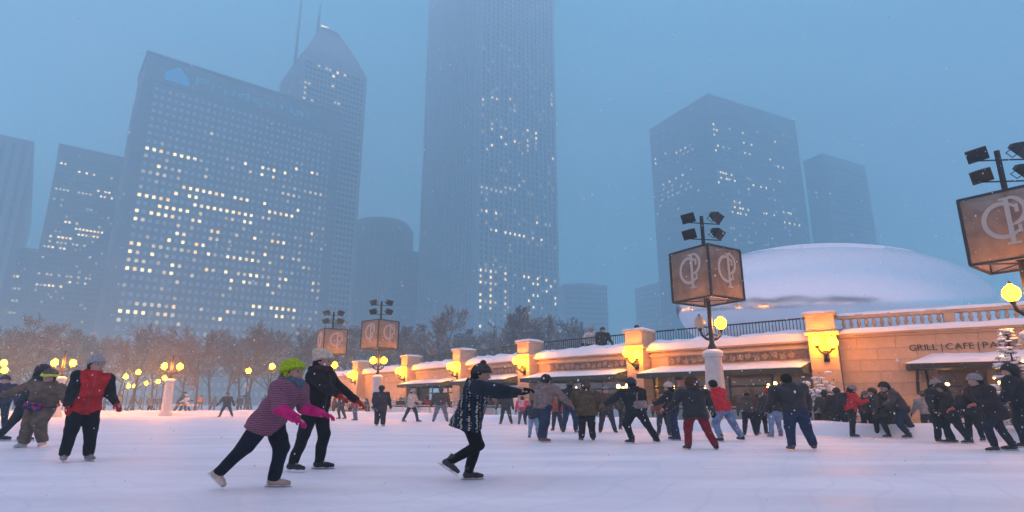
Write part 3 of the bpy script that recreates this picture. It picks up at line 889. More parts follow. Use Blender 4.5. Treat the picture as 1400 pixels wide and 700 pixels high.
# terrace floor behind the walls
def terrace():
    pts = []
    for i in range(len(Q)):
        A = Q[max(0, i-1)] if i else Q[0]; B = Q[min(len(Q)-1, i+1)]
        d, n, L = wall_frame(B, A); p = Q[i] - n*1.05
        pts.append((p.x, p.y))
    far = [(-30, 74), (5, 110), (110, 110), (110, -10), (30, 9)]
    poly = pts + far
    me = bpy.data.meshes.new('terrace_floor'); bm = bmesh.new()
    f = bm.faces.new([bm.verts.new((x, y, 3.33)) for x, y in poly]); bm.normal_update()
    if f.normal.z < 0: bmesh.ops.reverse_faces(bm, faces=[f])
    bmesh.ops.triangulate(bm, faces=bm.faces[:])
    bm.to_mesh(me); me.materials.append(M['snow'])
    tag(link('terrace_floor', me), 'snow covered upper terrace behind the arcade wall', kind='structure')
terrace()
# ------------------------------------------------------------------ lamp posts and wall lanterns
M['globe_lit'] = emit_mat('lit_globe', (1.0, 0.29, 0.002), 41.0)
M['globe_core'] = emit_mat('lit_globe_far', (1.0, 0.25, 0.001), 190.0)
M['globe_dim'] = mat('unlit_globe', (0.80, 0.62, 0.45), 0.3, trans=0.5)
M['pedestal'] = mat('pale_pedestal', (0.52, 0.50, 0.48), 0.8, var=0.06, scale=5, bump=0.2, bscale=40)
def mesh_panel_material():
    m = bpy.data.materials.new('banner_mesh'); m.use_nodes = True
    nt = m.node_tree; nt.nodes.clear()
    o = nt.nodes.new('ShaderNodeOutputMaterial'); mx = nt.nodes.new('ShaderNodeMixShader'); mx2 = nt.nodes.new('ShaderNodeMixShader')
    t = nt.nodes.new('ShaderNodeBsdfTransparent'); df = nt.nodes.new('ShaderNodeBsdfDiffuse'); tl = nt.nodes.new('ShaderNodeBsdfTranslucent')
    n = nt.nodes.new('ShaderNodeTexNoise'); n.inputs['Scale'].default_value = 2.5; n.inputs['Detail'].default_value = 5
    tc = nt.nodes.new('ShaderNodeTexCoord'); nt.links.new(tc.outputs['Object'], n.inputs['Vector'])
    r = nt.nodes.new('ShaderNodeValToRGB'); r.color_ramp.elements[0].position = 0.35; r.color_ramp.elements[1].position = 0.7
    r.color_ramp.elements[0].color = (0.30, 0.25, 0.20, 1); r.color_ramp.elements[1].color = (0.46, 0.38, 0.30, 1)
    nt.links.new(n.outputs[0], r.inputs[0]); nt.links.new(r.outputs[0], df.inputs[0]); nt.links.new(r.outputs[0], tl.inputs[0])
    mx2.inputs[0].default_value = 0.55
    nt.links.new(df.outputs[0], mx2.inputs[1]); nt.links.new(tl.outputs[0], mx2.inputs[2])
    mx.inputs[0].default_value = 0.34
    nt.links.new(mx2.outputs[0], mx.inputs[1]); nt.links.new(t.outputs[0], mx.inputs[2]); nt.links.new(mx.outputs[0], o.inputs[0])
    return m
M['banner'] = mesh_panel_material()
M['monogram'] = mat('pale_monogram', (0.48, 0.41, 0.35), 0.8)

def arc_strip(mb, cx, cz, r0, r1, a0, a1, y, n=18, e=1.0, th=0.02):
    pts = []
    for k in range(n+1):
        a = R(a0 + (a1-a0)*k/n)
        w = max(0.0, math.sin(math.pi*k/n))**0.5 if e != 1.0 else 1.0
        rr0 = r1 - (r1-r0)*(0.35+0.65*w)
        for (rr_, yy) in ((rr0, y), (r1, y), (r1, y+th), (rr0, y+th)):
            pts.append((cx + rr_*math.cos(a), yy, cz + rr_*math.sin(a)*1.15))
    fs = []
    for k in range(n):
        b = 4*k
        for j in range(4): fs.append((b+j, b+4+j, b+4+(j+1)%4, b+(j+1)%4))
    fs += [(0,3,2,1), (4*n,4*n+1,4*n+2,4*n+3)]
    mb.add(pts, fs)

def monogram_mesh():
    """the overlapping P and C of the banner boxes, facing -y"""
    m = MB()
    m.box(0.10, 0.24, 0, 0.02, -0.78, 0.72)                      # stem
    m.box(0.00, 0.36, -0.002, 0.022, -0.84, -0.765); m.box(-0.02, 0.30, -0.002, 0.022, 0.70, 0.775)   # serifs
    arc_strip(m, 0.26, 0.30, 0.30, 0.44, -92, 92, 0.003, e=0.5)   # bowl of the P
    arc_strip(m, -0.02, 0.02, 0.42, 0.56, 38, 322, 0.006, 26, e=0.5)   # C
    m.box(0.36, 0.46, 0.004, 0.024, 0.22, 0.50); m.box(0.36, 0.46, 0.004, 0.024, -0.46, -0.20)
    return m.mesh('monogram', M['monogram'])
MONO = monogram_mesh()

def lamp_globe(parent, p, lit=True, r=0.21, far=False):
    g_ = MB(); g_.lathe([(0.05,-r*1.02),(r*0.55,-r*0.86),(r*0.92,-r*0.4),(r,0.0),(r*0.90,r*0.45),(r*0.62,r*0.82),(r*0.30,r*1.02),(r*0.26,r*1.18),(0.02,r*1.2)], (0,0,0), 16)
    g_ = g_.build('globe', (M['globe_core'] if far else M['globe_lit']) if lit else M['globe_dim'], parent, smooth=True, loc=p)
    f = MB(); f.lathe([(0.045,r*1.17),(0.05,r*1.28),(0.02,r*1.42),(0.025,r*1.52),(0.004,r*1.62)], (0,0,0), 8); f.lathe([(0.03,-r*1.5),(0.07,-r*1.25),(0.085,-r*1.03),(0.05,-r*0.98)], (0,0,0), 10)
    f.build('globe_fitting', M['iron'], g_)
    return g_

def lamp_post(loc, rz, label, box=True, lights=(True, True), gz=3.85, flood=True, box_rz=0.0, gspread=0.42, ped_h=2.85):
    t = empty('lamp_post', loc, rz); tag(t, label, 'lamp post', 'ornate lamp posts round the ice')
    pd = MB(); s = ped_h/2.85
    pd.lathe([(0.46,0),(0.46,0.22*s),(0.40,0.30*s),(0.36,0.36*s),(0.34,1.4*s),(0.30,2.55*s),(0.30,2.58*s),(0.36,2.62*s),(0.36,2.72*s),(0.28,2.78*s),(0.28,2.82*s)], (0,0,0), 24)
    sharp(pd.build('pedestal', M['pedestal'], t), 40)
    sn = MB(); sn.lathe([(0.37,2.722*s),(0.35,2.80*s),(0.24,2.87*s),(0.1,2.89*s)], (0,0,0), 20); sn.build('snow_cap', M['snow'], t, smooth=True)
    top = 8.0 if box else gz+0.9
    pl = MB(); pl.lathe([(0.14,2.82*s),(0.16,2.95*s),(0.09,3.1*s),(0.085,3.5*s),(0.075,4.6),(0.07,top)], (0,0,0), 12); sharp(pl.build('pole', M['iron'], t), 40)
    for sx, li in ((-1, lights[0]), (1, lights[1])):
        ar = MB(); ar.tube([(0.05*sx,0,gz-0.62),(0.20*sx,0,gz-0.58),(0.36*sx,0,gz-0.46),(gspread*sx,0,gz-0.25)], [0.05,0.055,0.05,0.04], 8)
        ar.tube([(0.05*sx,0,gz-0.35),(0.16*sx,0,gz-0.44),(0.30*sx,0,gz-0.50)], 0.025, 6); ar.build('arm', M['iron'], t, smooth=True)
        lamp_globe(t, (gspread*sx, 0, gz), li, far=not box)
    if box:
        b = empty('banner_box', (0,0,0), box_rz); b.parent = t
        W, z0, z1 = 0.90, 4.66, 6.55
        fr = MB(); e = 0.035
        for sx in (-1, 1):
            for sy in (-1, 1): fr.box(sx*W-e, sx*W+e, sy*W-e, sy*W+e, z0, z1)
            for z in (z0, z1):
                fr.box(-W, W, sx*W-e*.8, sx*W+e*.8, z-e, z+e); fr.box(sx*W-e*.8, sx*W+e*.8, -W, W, z-e*.9, z+e*.9)
        for z in (z0+0.02, z1-0.02):
            fr.tube([(-W,-W,z),(W,W,z)], 0.02, 6); fr.tube([(-W,W,z),(W,-W,z)], 0.02, 6)
        fr.tube([(-W*0.55,0,z0),(-W*0.55,0,z1)], 0.012, 4)
        fm = fr.build('box_frame', M['iron'], b)
        for k in range(4):
            pn = MB(); pn.box(-W+0.04, W-0.04, -0.006, 0.006, z0+0.04, z1-0.04)
            a = k*math.pi/2
            po = pn.build('banner_panel', M['banner'], b, loc=(math.sin(a)*W, -math.cos(a)*W, 0), rot=(0,0,a))
            link('monogram', MONO, po, (0.0, -0.035, 5.72), None).scale = (0.80, 1, 0.80)
    if flood:
        for j, z in enumerate((top-0.75, top-0.1)):
            ca = MB(); ca.tube([(-0.75,0,z-0.18),(0.75,0,z-0.18)], 0.022, 6); ca.build('crossarm', M['iron'], t)
            for sx in (-1, 1):
                fl = MB()
                # tapered flood head tipped down
                vs = []
                for (hw, hh, y) in ((0.25,0.19,-0.22),(0.25,0.19,-0.17),(0.15,0.10,0.10),(0.07,0.06,0.22)):
                    vs += [(-hw,y,-hh),(hw,y,-hh),(hw,y,hh),(-hw,y,hh)]
                fs = [(0,1,2,3)]
                for k in range(3):
                    for q in range(4): fs.append((4*k+q, 4*k+4+q, 4*k+4+(q+1)%4, 4*k+(q+1)%4))
                fs.append((15,14,13,12)); fl.add(vs, fs)
                h = fl.build('floodlight', M['iron'], t, loc=(0.50*sx, -0.10*sx, z+0.10), rot=(R(38), R(8*sx), R(35*sx)))
                yk = MB(); yk.tube([(-0.2,0.0,0),(-0.2,0.1,-0.22),(0.2,0.1,-0.22),(0.2,0.0,0)], 0.015, 5); yk.build('yoke', M['iron'], h)
    return t

def facing(loc): return math.atan2(-loc[0], loc[1])*1.0
lamp_post((7.35,21.6,0), R(10), 'lamp post with square banner box beside the red jacketed skater, only right globe lit', lights=(False, True), box_rz=R(22))
lamp_post((13.95,15.55,0), R(-5), 'nearest lamp post cut by the right edge of the picture, orange banner box above', box_rz=R(42))
lamp_post((-9.25,41.0,0), R(12), 'distant lamp post with banner box, left of the leftmost awning', box_rz=R(40), gspread=0.36)
lamp_post((-14.1,45.9,0), R(15), 'farthest lamp post with banner box, behind the cream hat', box_rz=R(20), gspread=0.36)
lamp_post((-33.0,43.6,0), R(25), 'twin globe lamp post behind the yellow hatted skater', box=False, flood=False, gspread=0.55)
lamp_post((-27.4,47.8,0), R(20), 'twin globe lamp post between the red vested man and the striped jacket girl', box=False, flood=False, gspread=0.55)
lamp_post((-38.0,43.6,0), R(28), 'twin globe lamp post at the left edge of the picture', box=False, flood=False, gspread=0.45)

def park_light(px, py, z, label):
    p = at_z(px, py, z); t = empty('park_light', (p.x, p.y, 0)); tag(t, label, 'lamp post', 'small park lights far among the trees')
    b = MB(); b.lathe([(0.16,0),(0.12,0.3),(0.05,0.5),(0.045,z-0.3),(0.09,z-0.2)], (0,0,0), 10); b.build('pole', M['iron'], t)
    lamp_globe(t, (0,0,z), True, 0.22, far=True)
for k, (px, py, z, lb) in enumerate(((189,509,4.2,'small park light, highest of the far cluster beside the red vested man'),(172,515,4.0,'small park light just right of the red vested man\'s shoulder'),
      (225,517,4.0,'small park light just under the twin globes by the white pedestal'),(216,522,4.0,'small park light left of the white pedestal, second under the twin globes'),
      (200,524,4.0,'faint park light between the low pair and the white pedestal'),(176,528,3.4,'low park light, left of the close pair near the ice'),(184,528,3.4,'low park light, right of the close pair near the ice'),
      (372,501,4.2,'lone park light in the trees left of the lime hat'),(6,506,3.6,'low park light at the left edge below the twin globes'),(340,507,4.4,'dim park light among the trees left of the striped jacket girl'))):
    park_light(px, py, z, lb)

def wall_lantern(q, d, n, label, z=3.2):
    p = q + d*0.55 + n*0.0
    t = empty('wall_lantern', p); tag(t, label, 'lantern', 'twin globe lanterns on the stone piers')
    br = MB(); pl = n*0.04
    br.obox((0,0,0), d, n, -0.10, 0.10, 0.005, 0.05, z-0.75, z-0.35)
    br.tube([Vector((0,0,z-0.55))+n*0.04, Vector((0,0,z-0.62))+n*0.22, Vector((0,0,z-0.50))+n*0.42], [0.05,0.06,0.05], 8)
    for s_ in (-1, 1):
        br.tube([Vector((0,0,z-0.52))+n*0.40, Vector((0,0,z-0.42))+n*0.42+d*0.16*s_, Vector((0,0,z-0.22))+n*0.42+d*0.26*s_], 0.035, 7)
    br.build('bracket', M['iron'], t, smooth=True)
    for s_ in (-1, 1): lamp_globe(t, n*0.42 + d*0.26*s_ + Vector((0,0,z - (0.1 if s_ > 0 else 0.0))), True, 0.18)
names = ['twin globe wall lantern on the pavilion corner pier, nearest of the row', 'twin globe wall lantern on the pier second from the pavilion', 'twin globe wall lantern on the pier above the grey coated man',
         'twin globe wall lantern behind the patterned jacket skater\'s hood', 'twin globe wall lantern right of the distant lamp post', 'twin globe wall lantern left of the distant lamp post', 'twin globe wall lantern farthest along the wall']
for i in range(1, 8):
    A, B = Q[i], Q[i-1]
    d, n, L = wall_frame(A, B) if i > 0 else None
    if i == 1: dd, nn, _ = wall_frame(Q[1], Q[0])
    else: dd, nn, _ = wall_frame(Q[i], Q[i-1])
    if i < 7 or True: wall_lantern(Q[i], dd, nn, names[i-1])

# ------------------------------------------------------------------ mirror dome on the terrace
def dome():
    Y = 46.0
    L_, R_ = at_y(926, 440, Y).x, at_y(1362, 440, Y).x
    cx = (L_+R_)/2; top = at_y(1140, 336, Y).z
    z0 = 3.33
    root = empty('mirror_dome', (cx, Y, z0)); tag(root, 'large smooth mirror finished metal dome with a snow cap partly in place of mirrored sky, behind the balustrade', 'dome')
    M['mirror'] = mat('polished_steel', (0.74, 0.76, 0.80), 0.16, metal=1.0)
    zc = 5.1                                   # height of the widest girth above the terrace
    a, bb, h = (R_-L_)/2, 5.0, top-z0-zc
    n, m = 80, 40
    def shell(t0, grow, jag, name, material):
        b = MB(); pts = []; fs = []
        for i in range(m+1):
            for k in range(n):
                al = 2*math.pi*k/n
                t = t0 + (math.pi/2-t0)*i/m
                if jag: t += jag*noise.noise(Vector((math.cos(al)*2.4, math.sin(al)*2.4, 3.3)))*max(0.0, 1-i/12)
                ct = max(0.0, math.cos(t)) if i < m else 0.0
                g_ = 1.0 + (grow*min(1.0, i/3) if grow else 0.0)
                pts.append((a*ct*math.cos(al)*g_, bb*ct*math.sin(al)*g_, zc + h*math.sin(t)*g_))
        for i in range(m):
            for k in range(n): fs.append((i*n+k, i*n+(k+1)%n, (i+1)*n+(k+1)%n, (i+1)*n+k))
        b.add(pts, fs); return b.build(name, material, root, smooth=True)
    shell(-math.asin(min(0.99, zc/h)) if zc < h else R(-80), 0.0, 0.0, 'metal_shell', M['mirror'])
    shell(R(58), 0.010, R(14), 'snow_cap', M['snow'])  # snow, partly in place of the pale sky mirrored in the upper dome
dome()

# ------------------------------------------------------------------ bare trees with snow on the twigs
def bark_material(name, c, snow=0.55):
    m = bpy.data.materials.new(name); m.use_nodes = True
    nt = m.node_tree; b = nt.nodes['Principled BSDF']; b.inputs['Roughness'].default_value = 0.9
    g_ = nt.nodes.new('ShaderNodeNewGeometry'); sp = nt.nodes.new('ShaderNodeSeparateXYZ'); nt.links.new(g_.outputs['True Normal'], sp.inputs[0])
    mr = nt.nodes.new('ShaderNodeMapRange'); mr.inputs[1].default_value = snow; mr.inputs[2].default_value = snow+0.15
    nt.links.new(sp.outputs[2], mr.inputs[0])
    n = nt.nodes.new('ShaderNodeTexNoise'); n.inputs['Scale'].default_value = 1.1
    tc = nt.nodes.new('ShaderNodeTexCoord'); nt.links.new(tc.outputs['Object'], n.inputs['Vector'])
    r = nt.nodes.new('ShaderNodeValToRGB'); r.color_ramp.elements[0].position = 0.35; r.color_ramp.elements[1].position = 0.65
    r.color_ramp.elements[0].color = (*[x*0.7 for x in c], 1); r.color_ramp.elements[1].color = (*[x*1.3 for x in c], 1)
    nt.links.new(n.outputs[0], r.inputs[0])
    mx = nt.nodes.new('ShaderNodeMixRGB'); mx.inputs[2].default_value = (0.62, 0.62, 0.66, 1)
    nt.links.new(mr.outputs[0], mx.inputs[0]); nt.links.new(r.outputs[0], mx.inputs[1]); nt.links.new(mx.outputs[0], b.inputs['Base Color'])
    return m
M['bark'] = bark_material('snowy_bark', (0.07, 0.05, 0.042), 0.75)
M['twig'] = bark_material('snowy_twigs', (0.145, 0.085, 0.068), 0.66)

def make_tree_meshes(seed, h=12.0, spread=0.42):
    rr = random.Random(seed)
    tr, cr = MB(), MB()
    def branch(p, d, L, r, lev):
        n = 4 if lev < 2 else 3
        pts = [p]; q = p.copy(); dd = d.copy()
        for k in range(n):
            dd = (dd + Vector((rr.uniform(-1,1), rr.uniform(-1,1), rr.uniform(-0.35,0.75)))*0.16).normalized()
            q = q + dd*(L/n); pts.append(q.copy())
        rad = [r*(1-0.62*k/n) for k in range(n+1)]
        (tr if lev == 0 else cr).tube(pts, rad, 8 if lev == 0 else (5 if lev == 1 else 3), cap=False)
        if lev >= 4: return
        cnt = (10, 7, 7, 8)[lev]
        for k in range(cnt):
            t = (0.30 if lev == 0 else 0.22) + (1.0-(0.30 if lev == 0 else 0.22))*(k+rr.random())/cnt
            i = min(n-1, int(t*n)); f = t*n - i
            b0 = pts[i].lerp(pts[i+1], f)
            ax = (pts[i+1]-pts[i]).normalized()
            az = rr.uniform(0, 2*math.pi)
            e1 = ax.cross(Vector((0.31,0.77,0.55))).normalized(); e2 = ax.cross(e1)
            side = e1*math.cos(az) + e2*math.sin(az)
            an = R(rr.uniform(28, 58))
            nd = (ax*math.cos(an) + side*math.sin(an) + Vector((0,0,0.18 if lev < 2 else 0.05))).normalized()
            ll = L*(0.62, 0.58, 0.56, 0.62)[lev]*rr.uniform(0.7, 1.15)*(1.15-0.45*t)
            branch(b0, nd, ll, max(0.024, r*(1-0.62*t)*0.52), lev+1)
    branch(Vector((0,0,-0.05)), Vector((0,0,1)), h*0.62, h*0.016, 0)
    zt = max(v[2] for v in cr.v)
    sc_ = h/zt
    for mb in (tr, cr): mb.v = [(v[0]*sc_, v[1]*sc_, v[2]*sc_) for v in mb.v]
    return tr.mesh('trunk', M['bark']), cr.mesh('crown', M['twig'])
TREES = [make_tree_meshes(s) for s in (3, 11, 23, 37, 51)]
print('TREE tris', [sum(len(p.vertices)-2 for p in t[1].polygons) for t in TREES])
tree_spots = [ # px, top py, distance, label
 (20,447,84,'bare snowy tree at the far left edge behind the twin globes'),(66,428,74,'tall bare snowy tree behind the yellow hatted skater'),(104,446,96,'bare snowy tree just left of the red vested man\'s cap'),(150,458,92,'short bare snowy tree right behind the red vested man\'s cap'),
 (200,438,78,'tall bare snowy tree above the cluster of small park lights'),(238,458,100,'bare snowy tree above the twin globes by the white pedestal'),(282,440,76,'broad bare snowy tree left of the striped jacket girl'),(318,452,98,'far bare snowy tree above the olive skater by the fence'),(352,436,80,'tall bare snowy tree straight above the striped jacket girl'),
 (393,452,95,'far bare snowy tree right above the lime green hat'),(420,446,88,'bare snowy tree left of the farthest banner box'),(478,432,88,'bare snowy tree between the two distant banner boxes'),(505,446,99,'far bare snowy tree behind the larger distant banner box'),(556,436,84,'bare snowy tree right of the larger distant banner box'),
 (607,421,82,'tall bare snowy tree above the patterned jacket skater'),(578,446,96,'far bare snowy tree left of the patterned jacket skater\'s hat'),(648,452,100,'short far bare snowy tree at the foot of the tallest tower'),(704,419,84,'tall bare snowy tree below the lit window block of the tallest tower'),(743,419,86,'tall bare snowy tree at the right foot of the tallest tower'),
 (794,429,88,'last bare snowy tree on the right, beside the terrace onlookers'),(770,445,104,'far bare snowy tree between the two right hand trees')]
tree_spots += [(40,452,104,'far bare snowy tree between the left edge lamp and the olive suited child'),(88,456,108,'far bare snowy tree left of the twin globes behind the red vested man'),(128,452,104,'far bare snowy tree hidden behind the red vested man'),(176,456,106,'far bare snowy tree behind the highest small park light'),
 (222,454,108,'far bare snowy tree left of the white pedestal'),(262,452,104,'far bare snowy tree right of the white pedestal'),(300,456,110,'far bare snowy tree behind the orange jacketed skater'),(336,454,106,'far bare snowy tree behind the dim park light'),(375,450,104,'far bare snowy tree behind the lone park light'),(450,446,106,'far bare snowy tree behind the farthest banner box'),(530,446,106,'far bare snowy tree just right of the larger distant banner box'),(630,448,106,'far bare snowy tree left of the lit corner of the tallest tower'),(676,444,108,'far bare snowy tree between the tall pair at the tallest tower'),(722,444,108,'far bare snowy tree in the gap of the two right hand trees')]
for k, (px, py, Y, lb) in enumerate(tree_spots):
    p = at_y(px, py, Y); h = p.z
    t = empty('bare_tree', (p.x, Y, -0.02), rnd.uniform(0, 6.28)); s_ = h/12.0; t.scale = (s_*1.0, s_*1.0, s_)
    tag(t, lb, 'tree', 'bare trees behind the ice')
    tm, cm = TREES[k % 5]
    link('trunk', tm, t); link('crown', cm, t)

# row of trees and lights on the near side of the ice, seen mirrored in the dome
for k in range(13):
    x = -26 + k*7.5 + rnd.uniform(-1.5, 1.5); y = -18.5 - 0.06*(x+26) + rnd.uniform(-3, 1); s_ = rnd.uniform(1.4, 1.9)
    t = empty('bare_tree', (x, y, -0.02), rnd.uniform(0, 6.28)); t.scale = (s_, s_, s_)
    tag(t, 'bare snowy tree on the near side of the ice, mirrored in the dome', 'tree', 'trees mirrored in the dome')
    tm, cm = TREES[k % 5]
    link('trunk', tm, t); link('crown', cm, t)
for k in range(7):
    t = empty('park_light', (-18 + k*11, -15.5 - k*0.3, 0)); tag(t, 'park light on the near side of the ice, mirrored in the dome', 'lamp post', 'park lights mirrored in the dome')
    b = MB(); b.lathe([(0.16,0),(0.12,0.3),(0.05,0.5),(0.045,3.7),(0.09,3.8)], (0,0,0), 10); b.build('pole', M['iron'], t)
    lamp_globe(t, (0,0,4.0), True, 0.21)

# snow laden shrubs by the wall
M['leaf_dark'] = mat('dark_evergreen', (0.035, 0.045, 0.022), 0.8, var=0.4, scale=6)
def shrub_meshes(seed, w, h):
    rr = random.Random(seed); st, lf_, sn = MB(), MB(), MB()
    for k in range(46):
        a = rr.uniform(0, 6.28); e = rr.uniform(0.15, 1.0)
        p = Vector((0.1*math.cos(a), 0.1*math.sin(a), 0)); tip = Vector((w*e*math.cos(a), w*e*math.sin(a), h*rr.uniform(0.35, 1.0)*(1.15-0.5*e)))
        md_ = (p+tip)/2 + Vector((0,0,0.15*h))
        st.tube([p, md_, tip], [0.018, 0.012, 0.005], 4, cap=False)
        for q in range(34):
            t = rr.uniform(0.3, 1.05); c = (p.lerp(md_, t*2) if t < 0.5 else md_.lerp(tip, t*2-1)) + Vector((rr.gauss(0,0.07), rr.gauss(0,0.07), rr.gauss(0,0.05)))
            ax = Vector((rr.gauss(0,1), rr.gauss(0,1), rr.gauss(0,0.5))).normalized(); b2 = ax.cross(Vector((0.3,0.2,0.9))).normalized()
            L, W = rr.uniform(0.05, 0.10), 0.018
            lf_.add([c-ax*L*0.5, c+b2*W, c+ax*L*0.5, c-b2*W], [(0,1,2,3)])
        for q in range(7):
            t = rr.uniform(0.5, 1.0); c = md_.lerp(tip, t*2-1) + Vector((rr.gauss(0,0.05), rr.gauss(0,0.05), 0.03))
            r_ = rr.uniform(0.03, 0.085); sn.ball(c, (r_*1.3, r_, r_*0.5), 6, 4)
    return st.mesh('stems', M['bark']), lf_.mesh('foliage', M['leaf_dark']), sn.mesh('snow_clumps', M['snow'], True)
SHR = [shrub_meshes(5, 0.85, 1.45), shrub_meshes(8, 0.8, 1.3), shrub_meshes(12, 0.7, 1.1)]
def shrub(px, Y, s_, label, k):
    p = at_y(px, 560, Y); t = empty('snowy_shrub', (p.x, p.y, 0), rnd.uniform(0, 6)); t.scale = (s_,)*3
    tag(t, label, 'shrub', 'snow laden shrubs along the wall')
    a, b, c = SHR[k % 3]
    link('stems', a, t); tag(link('foliage', b, t), kind='stuff'); tag(link('snow_clumps', c, t), kind='stuff')
shrub(1122, 20.9, 1.35, 'large snow laden shrub at the foot of the pavilion corner pier', 0)
shrub(1068, 22.4, 1.15, 'snow laden shrub left of the big man in leather jacket', 1)
shrub(1032, 23.6, 1.0, 'snow laden shrub between the red jacket and the red hat', 2)
shrub(1148, 20.4, 0.95, 'snow laden shrub just left of the red jacketed phone user', 1)
shrub(815, 28.4, 1.15, 'snow laden shrub behind the olive parka', 1)
shrub(640, 35.6, 1.2, 'snow laden shrub behind the patterned jacket skater', 0)
shrub(548, 42.0, 1.5, 'snow laden shrub right of the distant lamp post', 2)
shrub(476, 46.2, 1.6, 'snow laden shrub behind the dark grey and brick red pair', 1)
shrub(1345, 18.0, 1.1, 'snow laden shrub beside the doorway under the canopy', 2)

# small snowy conifer with warm bulbs at the right edge
def conifer():
    p = at_y(1398, 560, 16.2); rr = random.Random(4)
    t = empty('snowy_conifer', (p.x, p.y, 0)); tag(t, 'snowy conifer with warm bulbs at the right edge before the door canopy', 'tree')
    st, lf_, sn, bu = MB(), MB(), MB(), []
    H = 2.95; st.tube([(0,0,0),(0,0,H)], [0.06, 0.01], 7); st.build('trunk', M['bark'], t)
    for k in range(150):
        z = 0.3 + (H-0.3)*rr.random()**0.9; a = rr.uniform(0, 6.28); L = (H-z)/H*0.95 + 0.10
        d = Vector((math.cos(a), math.sin(a), 0.05-0.25*(1-z/H)))
        for q in range(44):
            t_ = rr.uniform(0.1, 1.0); c = Vector((0,0,z)) + d*L*t_ + Vector((rr.gauss(0,0.03), rr.gauss(0,0.03), rr.gauss(0,0.02)))
            ax = (d + Vector((rr.gauss(0,0.6), rr.gauss(0,0.6), rr.gauss(0,0.3)))).normalized(); b2 = ax.cross(Vector((0,0,1))).normalized()
            lf_.add([c-ax*0.05, c+b2*0.008, c+ax*0.05, c-b2*0.008], [(0,1,2,3)])
        for q in range(3):
            c = Vector((0,0,z)) + d*L*rr.uniform(0.5, 1.0) + Vector((0,0,0.025)); r_ = rr.uniform(0.04, 0.08); sn.ball(c, (r_*1.4, r_*1.2, r_*0.45), 6, 4)
        if k % 8 == 0: bu.append(Vector((0,0,z)) + d*L*0.98)
    tag(lf_.build('needles', M['leaf_dark'], t), kind='stuff'); tag(sn.build('snow_clumps', M['snow'], t, smooth=True), kind='stuff')
    bm_ = MB(); bm_.ball((0,0,0), 0.022, 6, 4); me = bm_.mesh('bulb', M['bulb'])
    for c in bu: link('bulb', me, t, c)
conifer()
# ------------------------------------------------------------------ people
def surface_net(f, lo, hi, h):
    """closed surface f = 0 as verts, quads"""
    lo = np.array(lo, float) - 2*h; hi = np.array(hi, float) + 2*h
    n = np.maximum(4, np.ceil((hi-lo)/h).astype(int) + 1)
    ax = [lo[i] + h*np.arange(n[i]) for i in range(3)]
    # coarse look first, then only the cells near the surface
    K = 4
    nc = (n + K - 1)//K
    cx = [lo[i] + h*(K*np.arange(nc[i]) + (K-1)/2) for i in range(3)]
    C = np.stack(np.meshgrid(*cx, indexing='ij'), -1)
    VC = f(C.reshape(-1, 3)).reshape(nc)
    V = np.repeat(np.repeat(np.repeat(VC, K, 0), K, 1), K, 2)[:n[0], :n[1], :n[2]].copy()
    mk = np.abs(V) < h*K*1.15 + 0.012
    I = np.argwhere(mk)
    V[mk] = f(lo + h*I)
    S = V < 0
    N = n - 1
    idx = -np.ones(N, int)
    cnt = np.zeros(N); acc = np.zeros((*N, 3))
    base = np.stack(np.meshgrid(np.arange(N[0]), np.arange(N[1]), np.arange(N[2]), indexing='ij'), -1).astype(float)
    def sub(A, o): return A[o[0]:o[0]+N[0], o[1]:o[1]+N[1], o[2]:o[2]+N[2]]
    for a in range(3):
        b, c = (a+1) % 3, (a+2) % 3
        for i in (0, 1):
            for j in (0, 1):
                o0 = [0,0,0]; o0[b] = i; o0[c] = j; o1 = list(o0); o1[a] = 1
                v0, v1 = sub(V, o0), sub(V, o1)
                m = (v0 < 0) != (v1 < 0)
                t = np.where(m, v0/np.where(m, v0-v1, 1), 0)
                cnt += m
                for k in range(3):
                    acc[..., k] += np.where(m, (t if k == a else o0[k]), 0)
    act = cnt > 0
    idx[act] = np.arange(act.sum())
    verts = lo + h*(base[act] + acc[act]/cnt[act][:, None])
    faces = []
    for a in range(3):
        b, c = (a+1) % 3, (a+2) % 3
        sl0 = [slice(0, n[k]) for k in range(3)]
        lo_s = [slice(1, N[k]) for k in range(3)]; lo_s[a] = slice(0, N[a])
        hi_s = [slice(1, N[k]) for k in range(3)]; hi_s[a] = slice(1, N[a]+1)
        s0, s1 = S[tuple(lo_s)], S[tuple(hi_s)]
        for flip in (False, True):
            e = np.argwhere((s0 & ~s1) if not flip else (~s0 & s1))
            if len(e) == 0: continue
            o = e.copy()
            for k in range(3):
                if k != a: o[:, k] += 1
            q = []
            for db, dc in ((0,0),(-1,0),(-1,-1),(0,-1)):
                p = o.copy(); p[:, b] += db; p[:, c] += dc
                q.append(idx[p[:,0], p[:,1], p[:,2]])
            q = np.stack(q, 1)
            if flip: q = q[:, ::-1]
            faces.append(q)
    return verts, np.concatenate(faces)

def net_mesh(name, f, lo, hi, h, mats, classify=None):
    v, q = surface_net(f, lo, hi, h)
    me = bpy.data.meshes.new(name)
    me.vertices.add(len(v)); me.vertices.foreach_set('co', v.astype(np.float32).ravel())
    me.loops.add(4*len(q)); me.loops.foreach_set('vertex_index', q.astype(np.int32).ravel())
    me.polygons.add(len(q)); me.polygons.foreach_set('loop_start', np.arange(0, 4*len(q), 4, dtype=np.int32))
    me.polygons.foreach_set('use_smooth', np.ones(len(q), bool))
    if not isinstance(mats, (list, tuple)): mats = [mats]
    for m in mats: me.materials.append(m)
    if classify is not None:
        me.polygons.foreach_set('material_index', classify(v[q].mean(1)).astype(np.int32))
    me.update(calc_edges=True); me.validate()
    return me

